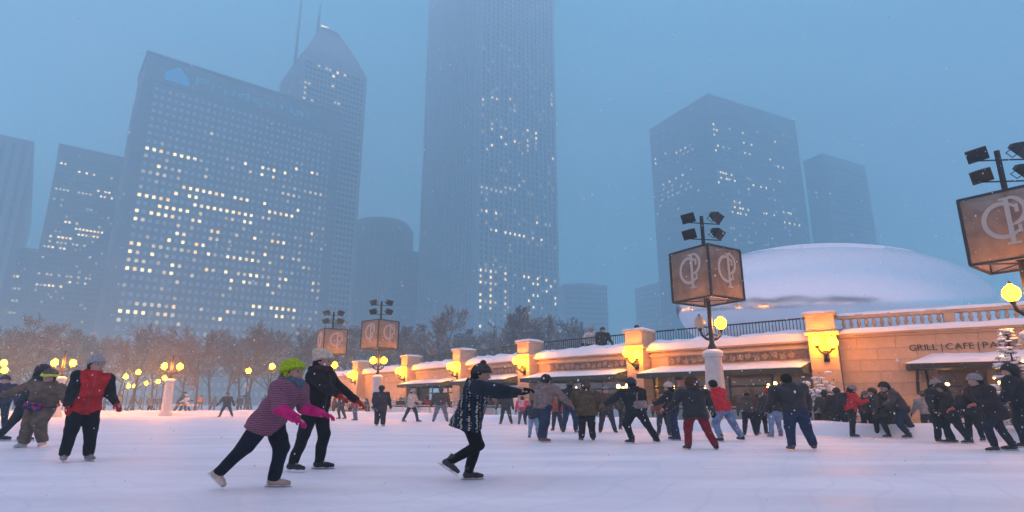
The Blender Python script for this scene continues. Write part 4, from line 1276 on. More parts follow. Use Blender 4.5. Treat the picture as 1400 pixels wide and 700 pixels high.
def cone(P, a, b, r0, r1):
    a = np.array(a, float); b = np.array(b, float); d = b-a
    t = np.clip(((P-a) @ d)/max(1e-9, d @ d), 0, 1)
    return np.linalg.norm(P - a - t[:, None]*d, axis=1) - (r0 + (r1-r0)*t)
def ell(P, c, r):
    r = np.array(r, float); q = (P-np.array(c, float))/r
    k = np.linalg.norm(q, axis=1)
    return (k-1)*r.min()
def smin(a, b, k):
    h = np.clip(0.5+0.5*(b-a)/k, 0, 1)
    return b + (a-b)*h - k*h*(1-h)
def sm(ds, k):
    r = ds[0]
    for d in ds[1:]: r = smin(r, d, k)
    return r
def folds(P, seed, amp, fr=22.0):
    r = np.random.RandomState(seed); o = 0
    for k in range(4):
        w = r.normal(size=3)*np.array([0.6, 0.6, 1.0]); w *= fr*(0.7+0.35*k)/np.linalg.norm(w)
        o = o + np.sin(P @ w + r.uniform(0, 6.28) + 1.5*np.sin(P @ (w[[1,2,0]]*0.5)))/(1+0.5*k)
    return (o - 1.3*np.abs(np.sin(0.5*o + P[:, 2]*fr*0.35)))*amp/2.2

CLOTH = {}
def cloth(c, kind='plain'):
    key = (tuple(round(x, 4) for x in c), kind)
    if key in CLOTH: return CLOTH[key]
    nm = 'cloth_%d' % len(CLOTH)
    if kind == 'plain': m = mat(nm, c, 0.9, var=0.3, scale=9, bump=0.5, bscale=55, spec=0.15)
    elif kind == 'knit': m = mat(nm, c, 0.95, var=0.3, scale=40, bump=0.9, bscale=120, spec=0.1)
    elif kind == 'shine': m = mat(nm, c, 0.5, spec=0.3, var=0.3, scale=7, bump=0.5, bscale=30)
    elif kind == 'denim': m = mat(nm, c, 0.9, spec=0.15, var=0.35, scale=6, bump=0.3, bscale=160)
    else:
        m = mat(nm, c, 0.9, spec=0.15, bump=0.3, bscale=60)
        nt = m.node_tree; b = nt.nodes['Principled BSDF']
        tc = nt.nodes.new('ShaderNodeTexCoord')
        if kind == 'stripes':
            w = nt.nodes.new('ShaderNodeTexWave'); w.bands_direction = 'Z'; w.inputs['Scale'].default_value = 14.0; w.inputs['Distortion'].default_value = 5.0; w.inputs['Detail'].default_value = 2.0; w.inputs['Detail Scale'].default_value = 1.6
            nt.links.new(tc.outputs['Object'], w.inputs['Vector'])
            r = nt.nodes.new('ShaderNodeValToRGB'); r.color_ramp.elements[0].position = 0.40; r.color_ramp.elements[1].position = 0.66
            r.color_ramp.elements[0].color = (0.125, 0.05, 0.08, 1); r.color_ramp.elements[1].color = (*c, 1)
            nt.links.new(w.outputs[0], r.inputs[0]); nt.links.new(r.outputs[0], b.inputs['Base Color'])
        elif kind == 'dashes':          # dark quilt with pale dashes in vertical bands and blue bands between
            mp = nt.nodes.new('ShaderNodeMapping'); mp.inputs['Scale'].default_value = (13, 13, 36)
            nt.links.new(tc.outputs['Object'], mp.inputs[0])
            v = nt.nodes.new('ShaderNodeTexVoronoi'); v.inputs['Scale'].default_value = 1.6; v.inputs['Randomness'].default_value = 0.35
            nt.links.new(mp.outputs[0], v.inputs['Vector'])
            r = nt.nodes.new('ShaderNodeValToRGB'); r.color_ramp.elements[0].position = 0.30; r.color_ramp.elements[1].position = 0.40
            r.color_ramp.elements[0].color = (0.50, 0.50, 0.42, 1); r.color_ramp.elements[1].color = (*c, 1)
            nt.links.new(v.outputs['Distance'], r.inputs[0])
            w = nt.nodes.new('ShaderNodeTexWave'); w.bands_direction = 'X'; w.inputs['Scale'].default_value = 3.0; w.inputs['Distortion'].default_value = 1.0
            nt.links.new(tc.outputs['Object'], w.inputs['Vector'])
            r2 = nt.nodes.new('ShaderNodeValToRGB'); r2.color_ramp.elements[0].position = 0.70; r2.color_ramp.elements[1].position = 0.78
            mx = nt.nodes.new('ShaderNodeMixRGB'); mx.inputs[2].default_value = (0.010, 0.022, 0.05, 1)
            nt.links.new(w.outputs[0], r2.inputs[0]); nt.links.new(r2.outputs[0], mx.inputs[0]); nt.links.new(r.outputs[0], mx.inputs[1])
            nt.links.new(mx.outputs[0], b.inputs['Base Color'])
        elif kind == 'patches':         # bright printed bag
            v = nt.nodes.new('ShaderNodeTexVoronoi'); v.inputs['Scale'].default_value = 16
            nt.links.new(tc.outputs['Object'], v.inputs['Vector'])
            r = nt.nodes.new('ShaderNodeValToRGB'); r.color_ramp.interpolation = 'CONSTANT'
            r.color_ramp.elements[0].color = (0.02, 0.02, 0.06, 1)
            for p_, c_ in ((0.35, (0.30, 0.02, 0.12, 1)), (0.55, (0.02, 0.06, 0.22, 1)), (0.75, (0.35, 0.03, 0.06, 1))):
                e = r.color_ramp.elements.new(p_); e.color = c_
            sp = nt.nodes.new('ShaderNodeSeparateColor'); nt.links.new(v.outputs['Color'], sp.inputs[0]); nt.links.new(sp.outputs[0], r.inputs[0])
            nt.links.new(r.outputs[0], b.inputs['Base Color'])
    CLOTH[key] = m
    return m
SKIN = mat('skin', (0.42, 0.25, 0.18), 0.6, var=0.12, scale=14)
M['eye'] = mat('eye_dark', (0.02, 0.016, 0.014), 0.3)
M['lip'] = mat('lips', (0.30, 0.11, 0.10), 0.5)
M['blade'] = mat('skate_blade', (0.55, 0.56, 0.58), 0.3, metal=1.0)

def dirv(flex, abd, s):
    f, a = R(flex), R(abd)
    return np.array([math.sin(f)*math.cos(a), s*math.sin(a), -math.cos(f)*math.cos(a)])

BLACK = (0.013, 0.012, 0.014); DNAVY = (0.012, 0.014, 0.026); CHAR = (0.045, 0.043, 0.045)
JEANS = (0.06, 0.09, 0.17); LJEANS = (0.15, 0.21, 0.33); DJEANS = (0.025, 0.035, 0.075)

person_count = 0
def person(px, py, top, face, label, lean=8, roll=0, L=(8,6,14), Rr=(4,6,10), AL=(10,14,20), AR=(10,14,20), head=(0,0), fL=0, fR=0,
           jacket=BLACK, jk='plain', sleeve=None, fore=None, pants=DNAVY, pk='plain', boot=(0.03,0.028,0.026), hat=CHAR, hatk='knit', hair=None, pom=False,
           glove=BLACK, hem=0.0, hood=None, scarf=None, bag=None, bulk=1.08, floor=0.0, skates=True, wide=1.2, res=None, group='skaters on the ice', band=None, legw=1.0, backpack=None, goggles=None, hatsize=1.08, vest=None, hat_slouch=0.0, flap=False, fur=None, big_hair=None, hscale=None):
    global person_count
    person_count += 1; sd = person_count; bulk = bulk*1.09
    if floor == 0.0: P0 = at_z(px, py, 0.0)
    else: P0 = at_z(px, py, floor) if py else None
    dist = P0.length
    hres = res or min(0.034, max(0.0125, 0.75*dist/584))
    fine = dist < 14
    h = 1.7
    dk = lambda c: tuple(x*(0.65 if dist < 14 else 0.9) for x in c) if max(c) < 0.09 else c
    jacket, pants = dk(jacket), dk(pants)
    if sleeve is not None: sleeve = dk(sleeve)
    # plant both feet: bend the knee of the leg that would reach lower
    if fL == 0 and fR == 0:
        L, Rr = list(L), list(Rr)
        reach = lambda q: dirv(q[0], q[1], 1)[2] + dirv(q[0]-q[2], q[1], 1)[2]
        for _ in range(60):
            a_, b_ = reach(L), reach(Rr)
            if abs(a_-b_) < 0.012: break
            q = L if a_ < b_ else Rr
            q[0] += 1.0; q[2] += 2.2
    # skeleton in a frame: x ahead, y to the person's left, z up, hips at the origin
    le, ro = R(lean), R(roll)
    up = np.array([math.sin(le)*math.cos(ro), math.sin(ro), math.cos(le)*math.cos(ro)])
    fw = np.array([math.cos(le), 0, -math.sin(le)])
    lf = np.cross(up, fw); lf /= np.linalg.norm(lf)
    pel = np.zeros(3); waist = up*0.10*h; chest = up*0.215*h; neck = up*0.295*h; 
    hy, hpz = R(head[0]), R(head[1])
    hup = np.array([math.sin(le*0.45+hpz), math.sin(ro)*0.6, math.cos(le*0.45+hpz)]); hup /= np.linalg.norm(hup)
    hc = neck + up*0.010*h + hup*0.080*h
    if hood is None: hood = (sd % 3 != 0)
    if hair is None and hat is not None: hair = ((0.025,0.016,0.012), (0.05,0.03,0.02), (0.015,0.012,0.012))[sd % 3]
    hf = np.array([math.cos(hy)*math.cos(le*0.3+hpz), math.sin(hy), -math.sin(le*0.3+hpz)*math.cos(hy)]); hf -= hup*(hf @ hup); hf /= np.linalg.norm(hf)
    hl = np.cross(hup, hf)
    J = {}
    for s, leg, arm, nm in ((1, L, AL, 'l'), (-1, Rr, AR, 'r')):
        hip = lf*s*0.052*h - up*0.01*h
        th = dirv(leg[0], leg[1], s); shd = dirv(leg[0]-leg[2], leg[1], s)
        kn = hip + th*0.235*h; an = kn + shd*0.235*h
        J['hip'+nm], J['kn'+nm], J['an'+nm], J['sh'+nm] = hip, kn, an, shd
        so = neck - up*0.035*h + lf*s*0.112*h*bulk
        ua = dirv(arm[0], arm[1], s); fa = dirv(arm[0]+arm[2], arm[1] if len(arm) < 4 else arm[3], s)
        el = so + ua*0.165*h; wr = el + fa*0.15*h
        J['so'+nm], J['el'+nm], J['wr'+nm], J['fa'+nm] = so, el, wr, fa
        fp = R((fL if nm == 'l' else fR))
        J['ft'+nm] = np.array([math.cos(fp), s*0.18, math.sin(fp)]); J['ft'+nm] /= np.linalg.norm(J['ft'+nm])
    sole = 0.115 if skates else 0.085
    low = []
    for nm in 'lr':
        fd = J['ft'+nm]; upf = -J['sh'+nm]; upf = upf - fd*(upf @ fd); upf /= np.linalg.norm(upf); J['fu'+nm] = upf
        for t in (-0.07, 0.17): low.append((J['an'+nm] + fd*t - upf*(sole))[2])
    z_off = -min(low)
    zt = (hc + hup*0.105*h*hatsize)[2] + z_off
    tgt = at_y(px, top, P0.y).z - floor
    s_ = hscale or tgt/zt
    root = empty('person', (P0.x, P0.y, floor), R(face)); root.scale = (s_*wide, s_*wide, s_)
    tag(root, label, 'person', group)
    D = np.array([0, 0, z_off])
    # centre the figure over its feet
    mid = (J['anl'] + J['anr'])/2; D = D - np.array([mid[0], mid[1], 0])
    def pt(a): return np.array(a) + D
    for k in list(J):
        if k[:2] in ('hi', 'kn', 'an', 'so', 'el', 'wr'): J[k] = J[k] + D
    pel, waist, chest, neck, hc = [x + D for x in (pel, waist, chest, neck, hc)]
    b = bulk
    lo = np.min([J['anl'], J['anr'], hc-0.2, J['wrl'], J['wrr'], pel-0.2], axis=0) - 0.14
    hi = np.max([J['anl'], J['anr'], hc+0.2, J['wrl'], J['wrr'], pel+0.2], axis=0) + 0.14
    lo[2] = max(lo[2], 0.0)
    lo_p = np.min([J['anl'], J['anr'], pel-0.2, J['knl'], J['knr']], axis=0) - 0.12; hi_p = np.max([J['anl'], J['anr'], pel+0.2, J['knl'], J['knr']], axis=0) + 0.12
    lo_j = np.min([pel-0.24-up*hem*h, J['wrl'], J['wrr'], J['ell'], J['elr'], neck], axis=0) - 0.12; hi_j = np.max([pel+0.2, neck+0.12, J['wrl'], J['wrr'], J['ell'], J['elr']], axis=0) + 0.12
    def head_f(P):
        ds = [ell_o(P, hc + hup*0.012*h, (0.060*h, 0.050*h, 0.066*h), hf, hl, hup), ell_o(P, hc - hup*0.030*h + hf*0.012*h, (0.046*h, 0.038*h, 0.042*h), hf, hl, hup)]
        d = sm(ds, 0.03)
        d = smin(d, cone(P, hc + hf*0.060*h - hup*0.000*h, hc + hf*0.066*h - hup*0.016*h, 0.007*h, 0.011*h), 0.012)
        d = smin(d, cone(P, hc - hup*0.03*h, neck - up*0.02*h, 0.034*h, 0.04*h), 0.03)
        for s in (-1, 1): d = smin(d, ell_o(P, hc + hl*s*0.050*h - hf*0.004*h - hup*0.006*h, (0.014*h, 0.006*h, 0.019*h), hf, hl, hup), 0.006)
        return d
    def ell_o(P, c, r, x, y, z):
        q = P - c; q = np.stack([q @ x, q @ y, q @ z], 1)
        r = np.array(r); k = np.linalg.norm(q/r, axis=1); k2 = np.linalg.norm(q/(r*r), axis=1)
        return k*(k-1)/np.maximum(k2, 1e-6)
    def torso(P, e, z_low=0.0):
        ds = []
        for s in (-1, 1):
            ds.append(cone(P, pel + lf*s*0.042*h - up*z_low*h, waist + lf*s*0.042*h, 0.062*h*b+e+0.006*h, 0.062*h*b+e))
            ds.append(cone(P, waist + lf*s*0.042*h, chest + lf*s*0.052*h, 0.062*h*b+e, 0.068*h*b+e))
            ds.append(cone(P, chest + lf*s*0.045*h, J['sol' if s > 0 else 'sor'] - lf*s*0.012*h, 0.066*h*b+e, 0.046*h*b+e))
        return sm(ds, 0.05)
    def arm(P, nm, e):
        return smin(cone(P, J['so'+nm], J['el'+nm], 0.043*h*b+e, 0.036*h*b+e), cone(P, J['el'+nm], J['wr'+nm], 0.036*h*b+e, 0.026*h*b+e), 0.02)
    def leg(P, nm, e):
        return smin(cone(P, J['hip'+nm], J['kn'+nm], 0.058*h*b*legw+e, 0.041*h*b*legw+e), cone(P, J['kn'+nm], J['an'+nm], 0.040*h*b*legw+e, 0.030*h*b*legw+e), 0.025)
    # body: one continuous figure, a little inside its clothes
    def body_f(P):
        d = torso(P, -0.028)
        for nm in 'lr':
            d = smin(d, arm(P, nm, -0.022), 0.03); d = smin(d, leg(P, nm, -0.024), 0.03)
            d = smin(d, cone(P, J['wr'+nm], J['wr'+nm] + J['fa'+nm]*0.05*h, 0.018*h, 0.016*h), 0.02)
            d = smin(d, cone(P, J['an'+nm] - J['fu'+nm]*0.0, J['an'+nm] + J['ft'+nm]*0.12 - J['fu'+nm]*0.05, 0.028, 0.022), 0.02)
        return smin(d, head_f(P), 0.02)
    bd = link('body', net_mesh('body', body_f, lo, hi, max(hres*0.9, 0.011), SKIN), root)
    # trousers
    def pants_f(P):
        d = smin(leg(P, 'l', 0.0), leg(P, 'r', 0.0), 0.03)
        d = smin(d, sm([cone(P, pel + lf*s*0.04*h - up*0.02*h, pel + lf*s*0.04*h + up*0.04*h, 0.066*h*b, 0.06*h*b) for s in (-1, 1)], 0.05), 0.04)
        d = d + folds(P, sd*3+1, 0.0085)
        for nm in 'lr':                       # hems above the boot
            fd = (J['an'+nm] - J['kn'+nm]); fd /= np.linalg.norm(fd)
            cut = (P - (J['an'+nm] + fd*0.015*h)) @ fd
            near = np.linalg.norm(P - J['an'+nm], axis=1) < 0.11*h
            d = np.where(near, np.maximum(d, cut), d)
        return d
    link('trousers', net_mesh('trousers', pants_f, lo_p, hi_p, hres, cloth(pants, pk)), root)
    # jacket
    def jacket_t(P):
        d = torso(P, 0.012, hem)
        if hem > 0.03:
            d = smin(d, sm([cone(P, pel + lf*s*0.045*h, pel + lf*s*0.05*h - up*hem*h, 0.07*h*b, 0.082*h*b) for s in (-1, 1)], 0.06), 0.04)
        return d
    def jacket_a(P): return np.minimum(arm(P, 'l', 0.004), arm(P, 'r', 0.004))
    def jacket_f(P):
        t, a = jacket_t(P), jacket_a(P)
        d = smin(t, a, 0.035)
        d = smin(d, cone(P, neck - up*0.02*h, neck + up*0.032*h, 0.054*h, 0.046*h), 0.03)
        if hood: d = smin(d, ell_o(P, neck - fw*0.055*h + up*0.012*h, (0.05*h, 0.075*h, 0.05*h), fw, lf, up), 0.04)
        d = d + folds(P, sd*5, 0.012, 19)
        cut = -((P - (pel - up*(0.055+hem)*h)) @ up)
        d = np.where(t < a, np.maximum(d, cut), d)
        d = np.maximum(d, (P - (neck + up*0.042*h)) @ up)
        for nm in 'lr':
            c2 = (P - J['wr'+nm]) @ J['fa'+nm]
            d = np.where(np.linalg.norm(P-J['wr'+nm], axis=1) < 0.10, np.maximum(d, c2), d)
        return d
    mats = [cloth(jacket, jk)]
    cl = None
    if sleeve is not None or fore is not None or vest is not None:
        mats = [cloth(jacket, jk), cloth(sleeve if sleeve is not None else jacket, 'plain' if sleeve is not None else jk), cloth(fore if fore is not None else (sleeve or jacket), 'plain' if (fore or sleeve) else jk)]
        def cl(C):
            t, a = jacket_t(C), jacket_a(C)
            f = np.minimum(cone(C, J['ell'], J['wrl'], 0.036*h, 0.03*h), cone(C, J['elr'], J['wrr'], 0.036*h, 0.03*h))
            u = np.minimum(cone(C, J['sol'], J['ell'], 0.045*h, 0.036*h), cone(C, J['sor'], J['elr'], 0.045*h, 0.036*h))
            k = np.where(a < t + 0.012, np.where(f < u, 2, 1), 0)
            if vest is not None:       # jacket hanging open: shoulders, back and flanks take the sleeve colour
                lat = np.abs((C - chest) @ lf); fr = (C - chest) @ fw
                k = np.where((k == 0) & ((fr < -0.01) | (lat > (0.085 + 0.32*np.clip((neck - C) @ up, 0, 0.3)/h*1.0)*h*b)), 1, k)
            return k
    jo = link('jacket', net_mesh('jacket', jacket_f, lo_j, hi_j, hres, mats, cl), root)
    if dist < 20:
        def reach_out(o_, v_):
            t_ = np.arange(0.03, 0.36, 0.004); q_ = np.array(o_)[None] + t_[:, None]*np.array(v_)[None]
            d_ = jacket_f(q_); k_ = np.argmax(d_ > 0)
            return q_[k_] - np.array(v_)*0.002
        zp = MB(); zp.tube([reach_out(pel + up*(z_*h), fw) for z_ in np.linspace(-0.035-hem, 0.285, 18)], 0.006, 5); zp.build('zip', cloth((0.10,0.10,0.11)), jo)
        hm = MB(); ring = [reach_out(pel - up*(0.045+hem)*h, fw*math.cos(a_)+lf*math.sin(a_)) for a_ in np.linspace(0, 2*math.pi, 26)]
        hm.tube(ring, 0.012, 5); hm.build('hem', mats[0], jo)
        for s2 in (-1, 1):
            pk_ = MB(); v_ = fw*0.8 + lf*s2*0.6; v_ = v_/np.linalg.norm(v_)
            pk_.tube([reach_out(pel + up*z_*h + lf*s2*0.01, v_) for z_ in (0.0, 0.03, 0.06)], 0.008, 5); pk_.build('pocket', mats[0], jo)
    if hood and fur:
        r_ = MB()
        for k in range(60):
            a = 2*math.pi*k/60
            c_ = neck + up*0.05*h - fw*0.02*h + lf*0.075*h*math.cos(a) + (up*0.06*h + fw*0.02*h)*math.sin(a)
            for q in range(3):
                dv = np.array([rnd.uniform(-1,1) for _ in range(3)])*0.035
                r_.tube([c_, c_+dv*0.6, c_+dv], [0.012, 0.010, 0.003], 4)
        r_.build('fur_trim', cloth(fur), jo)
    # gloves: palm, four fingers and a thumb
    for nm, s in (('l', 1), ('r', -1)):
        w, f = J['wr'+nm], J['fa'+nm]
        sd_ = np.cross(f, np.array([0,0,1.0])); 
        if np.linalg.norm(sd_) < 0.2: sd_ = np.array([0, -s, 0.0]) if abs(f[2]) > 0.9 else lf*s
        sd_ = np.array([1.0, 0, 0]) if abs(f[2]) > 0.8 else sd_
        sd_ = sd_ - f*(sd_ @ f); sd_ /= np.linalg.norm(sd_); nn = np.cross(f, sd_)*s
        if nn @ (-lf*s) < 0: nn = -nn      # palm turned to the body
        def glove_f(P):
            pa = w + f*0.055
            d = ell_o(P, pa, (0.055, 0.046, 0.024), f, sd_, nn)
            d = smin(d, cone(P, w - f*0.03, w + f*0.02, 0.036, 0.032), 0.02)
            for k, (o_, ln) in enumerate(((-0.030, 0.060), (-0.010, 0.072), (0.011, 0.068), (0.030, 0.052))):
                k0 = pa + f*0.035 + sd_*o_; k1 = k0 + f*ln*0.55 + nn*0.012; k2 = k1 + f*ln*0.30 + nn*0.030
                d = smin(d, np.minimum(cone(P, k0, k1, 0.0125, 0.0115), cone(P, k1, k2, 0.0115, 0.010)), 0.006)
            t0 = w + f*0.03 + sd_*0.036; t1 = t0 + f*0.035 + sd_*0.028 + nn*0.012; t2 = t1 + f*0.028 + nn*0.012
            d = smin(d, np.minimum(cone(P, t0, t1, 0.015, 0.0135), cone(P, t1, t2, 0.0135, 0.011)), 0.008)
            return d
        c_ = w + f*0.07
        if fine or dist < 26: link('glove', net_mesh('glove', glove_f, c_-0.14, c_+0.14, 0.0065 if fine else 0.0125, cloth(glove, 'knit')), root)
        else:
            g_ = MB(); g_.tube([w-f*0.02, w+f*0.05, w+f*0.12, w+f*0.15], [0.04,0.05,0.045,0.02], 7); g_.tube([w+f*0.03+sd_*0.03, w+f*0.08+sd_*0.07], [0.02,0.014], 6); g_.build('glove', cloth(glove, 'knit'), root, smooth=True)
    # boots and blades
    for nm in 'lr':
        an, fd, fu = J['an'+nm], J['ft'+nm], J['fu'+nm]
        def boot_f(P):
            d = cone(P, an - fu*0.045 - fd*0.035, an - fu*0.055 + fd*0.10, 0.042, 0.040)
            d = smin(d, cone(P, an - fu*0.060 + fd*0.10, an - fu*0.062 + fd*0.16, 0.040, 0.032), 0.02)
            d = smin(d, cone(P, an + fu*0.055*h, an - fu*0.045, 0.056, 0.050), 0.03)
            d = np.maximum(d, -((P - (an - fu*0.088)) @ fu))
            return np.maximum(d, (P - (an + fu*0.055*h)) @ fu)
        bt = link('skate_boot' if skates else 'boot', net_mesh('boot', boot_f, an-0.24, an+0.24, min(hres, 0.02) if not fine else 0.010, cloth(boot, 'shine')), root)
        if skates:
            bl = MB(); sdv = np.cross(fd, fu)
            def F(x, y, z): return tuple(an + fd*x + sdv*y + fu*z)
            for x0, x1, z0, z1, w_ in ((-0.10, 0.20, -sole, -sole+0.014, 0.003), (-0.06, -0.02, -sole+0.014, -0.086, 0.008), (0.07, 0.12, -sole+0.014, -0.086, 0.008), (-0.085, 0.185, -0.0895, -0.083, 0.026)):
                vs = [F(x0,-w_,z0),F(x1,-w_,z0),F(x1,w_,z0),F(x0,w_,z0),F(x0,-w_,z1),F(x1,-w_,z1),F(x1,w_,z1),F(x0,w_,z1)]
                bl.add(vs, [(0,3,2,1),(4,5,6,7),(0,1,5,4),(1,2,6,5),(2,3,7,6),(3,0,4,7)])
            bl.build('skate_blade', M['blade'], bt)
    # face
    if fine or dist < 17:
        for s in (-1, 1):
            e_ = MB(); e_.ball(hc + hf*0.0535*h + hl*s*0.021*h + hup*0.002*h, 0.0075*h*0.8, 8, 6); e_.build('eye', M['eye'], bd, smooth=True)
        l_ = MB(); l_.tube([hc + hf*0.054*h - hup*0.038*h + hl*0.014*h, hc + hf*0.0585*h - hup*0.039*h, hc + hf*0.054*h - hup*0.038*h - hl*0.014*h], [0.003, 0.006, 0.003], 6); l_.build('mouth', M['lip'], bd, smooth=True)
    # hat or hair
    if hat is not None:
        k = hatsize
        sl = hat_slouch
        def hat_f(P):
            d = ell_o(P, hc + hup*0.026*h - hf*0.004*h, (0.070*h*k, 0.062*h*k, 0.074*h*k), hf, hl, hup)
            if sl: d = smin(d, ell_o(P, hc + hup*0.085*h - hf*0.05*h, (0.05*h, 0.045*h, 0.032*h), hf, hl, hup), 0.06)
            br = np.maximum(ell_o(P, hc + hup*0.022*h, (0.074*h*k, 0.066*h*k, 0.08*h*k), hf, hl, hup), np.abs((P - (hc + hup*0.022*h + hf*0.0)) @ (hup - hf*0.12)) - 0.016*h)
            d = smin(d, br, 0.008)
            cut = -((P - (hc + hup*0.010*h)) @ (hup - hf*0.25))
            d = np.maximum(d, cut)
            if flap:
                for q in (-1, 1): d = smin(d, cone(P, hc + hl*q*0.045*h - hf*0.018*h + hup*0.02*h, hc + hl*q*0.043*h - hf*0.01*h - hup*0.06*h, 0.026*h, 0.018*h), 0.015)
                d = smin(d, cone(P, hc - hf*0.045*h + hup*0.02*h, hc - hf*0.05*h - hup*0.055*h, 0.035*h, 0.028*h), 0.02)
            return d + folds(P, sd+70, 0.003, 60)
        hm = [cloth(hat, hatk)]; hcl = None
        if band is not None:
            hm.append(cloth(band, hatk)); 
            def hcl(C): return (((C - hc) @ hup) < 0.042*h).astype(int)
        ho = link('hat', net_mesh('hat', hat_f, hc-0.20, hc+0.24, min(hres*0.8, 0.018), hm, hcl), root)
        if pom:
            pm = MB()
            c_ = hc + hup*0.110*h
            for q in range(90):
                v_ = np.array([rnd.gauss(0,1) for _ in range(3)]); v_ /= np.linalg.norm(v_)
                pm.tube([c_, c_ + v_*0.028, c_ + v_*0.042], [0.010, 0.008, 0.004], 4)
            pm.build('pompom', cloth(hat, hatk), ho)
    if hair is not None or big_hair is not None:
        g_ = big_hair or 1.0; hcol = hair
        def hair_f(P):
            d = ell_o(P, hc + hup*0.018*h - hf*0.012*h, (0.066*h*g_, 0.059*h*g_, 0.070*h*g_), hf, hl, hup)
            if hat is not None or big_hair: d = smin(d, cone(P, hc - hf*0.035*h, hc - hf*0.045*h - hup*0.07*h, 0.045*h*g_, 0.034*h*g_), 0.03)
            cutp = (P - (hc + hup*0.035*h + hf*0.022*h)) @ (hf - hup*0.35)
            d = np.maximum(d, cutp)
            if hat is not None: d = np.maximum(d, (P - (hc + hup*0.03*h)) @ hup)
            return d + folds(P, sd+33, 0.010 if big_hair else 0.004, 70)
        link('hair', net_mesh('hair', hair_f, hc-0.24, hc+0.22, min(hres*0.8, 0.016), cloth(hcol, 'knit')), root)
    if goggles is not None:
        gm = MB(); 
        for s in (-1, 1): gm.tube([hc + hf*0.068*h + hl*s*0.004*h + hup*0.026*h, hc + hf*0.060*h + hl*s*0.045*h + hup*0.026*h], 0.036, 8)
        gm.build('goggles', cloth(goggles, 'shine'), root, smooth=True)
    if scarf is not None:
        def scarf_f(P):
            q = P - (neck + up*0.022*h); z = q @ up; r_ = np.sqrt((q @ fw)**2 + (q @ lf)**2)
            d = np.sqrt((r_ - 0.048*h)**2 + (z*0.8)**2) - 0.026*h
            if not fine: d = smin(d, cone(P, neck + fw*0.075*h, chest + fw*0.085*h - up*0.05*h + lf*0.02*h, 0.026*h, 0.03*h), 0.02)
            return d + folds(P, sd+9, 0.005, 50)
        link('scarf', net_mesh('scarf', scarf_f, neck-0.38, neck+0.3, min(hres, 0.018), cloth(scarf, 'knit')), root)
    if bag is not None:                      # waist or shoulder bag: (colour, kind, where)
        c_, kd, wh = bag
        pos = {'front': pel + fw*0.105*h*b + up*0.015*h, 'back': pel - fw*0.10*h*b + up*0.05*h, 'side': pel - fw*0.09*h*b + up*0.03*h + lf*0.03*h}[wh]
        def bag_f(P): 
            q = np.abs(np.stack([(P-pos) @ fw, (P-pos) @ lf, (P-pos) @ up], 1)) - np.array([0.045, 0.115, 0.065])
            return np.linalg.norm(np.maximum(q, 0), axis=1) + np.minimum(q.max(1), 0) - 0.025
        bo = link('bag', net_mesh('bag', bag_f, pos-0.24, pos+0.24, 0.014, cloth(c_, kd)), root)
        st = MB()
        if wh == 'front': ring = [pel + up*0.02*h + (fw*math.cos(a)*0.115*h*b + lf*math.sin(a)*0.125*h*b) for a in np.linspace(0, 2*math.pi, 20)]
        else: ring = [pos + lf*0.10, chest - fw*0.085*h*b + lf*0.02, J['sor'] + up*0.055*h*b, chest + fw*0.09*h*b, pel + fw*0.09*h*b + lf*0.11*h, pos + lf*0.13]
        st.tube(ring, 0.014, 5); st.build('strap', cloth(c_, kd if kd != 'patches' else 'plain'), bo)
    if backpack is not None:
        pos = chest - fw*0.12*h*b - up*0.02*h
        def bp_f(P):
            q = np.abs(np.stack([(P-pos) @ fw, (P-pos) @ lf, (P-pos) @ up], 1)) - np.array([0.06, 0.11, 0.17])
            return np.linalg.norm(np.maximum(q, 0), axis=1) + np.minimum(q.max(1), 0) - 0.04
        link('backpack', net_mesh('backpack', bp_f, pos-0.34, pos+0.34, 0.02, cloth(backpack)), root)
    return root

# the near skaters
person(336, 668, 488, -8, 'girl in plum striped jacket and lime green hat leaning far forward with magenta mittens', lean=27, L=(16,4,26), Rr=(-27,5,12), fR=-38, AL=(14,4,58), AR=(10,8,50),
       jacket=(0.28,0.12,0.175), jk='stripes', fore=(0.55,0.015,0.16), glove=(0.55,0.015,0.16), pants=(0.014,0.017,0.032), hat=(0.36,0.50,0.02), boot=(0.42,0.33,0.28), hem=0.06, bulk=1.06, hood=True, head=(-6,-18), scarf=(0.10,0.16,0.22), legw=1.08, hatsize=1.22, flap=True)
person(418, 643, 477, -12, 'woman in black jacket and cream knitted hat reaching out a red mitten', lean=6, L=(6,5,8), Rr=(-8,6,4), AL=(38,10,14), AR=(50,12,12), jacket=(0.03,0.022,0.024), glove=(0.40,0.03,0.02), pants=(0.016,0.015,0.018),
       hat=(0.62,0.50,0.38), hat_slouch=1, hair=(0.03,0.018,0.014), scarf=(0.07,0.035,0.035), boot=BLACK, bulk=0.95, hatsize=1.08)
person(628, 658, 495, 4, 'skater in white dashed navy jacket and pompom hat gliding with both arms stretched ahead', lean=16, L=(16,4,28), Rr=(20,4,78), fR=-36, AL=(80,-4,6), AR=(86,4,4), jacket=(0.012,0.013,0.018), jk='dashes', sleeve=(0.028,0.036,0.055), pants=(0.008,0.008,0.010), pk='plain', legw=0.76,
       hat=(0.06,0.055,0.06), pom=True, bulk=1.28, hair=(0.03,0.02,0.016), hood=True, hem=0.05, boot=(0.035,0.028,0.03), head=(-10,0), glove=BLACK, hatsize=1.08)
person(103, 631, 484, -42, 'man in open black jacket over red vest with grey cap and baggy black trousers', lean=10, roll=4, L=(6,5,10), Rr=(2,4,6), AL=(8,12,44), AR=(14,10,14), jacket=(0.46,0.02,0.02), sleeve=(0.02,0.02,0.022), fore=(0.02,0.02,0.022), pants=(0.014,0.014,0.016), legw=1.28,
       hat=(0.35,0.35,0.37), glove=(0.40,0.02,0.02), boot=(0.22,0.19,0.20), bulk=1.0, wide=1.08, hem=0.04, head=(25,-8))
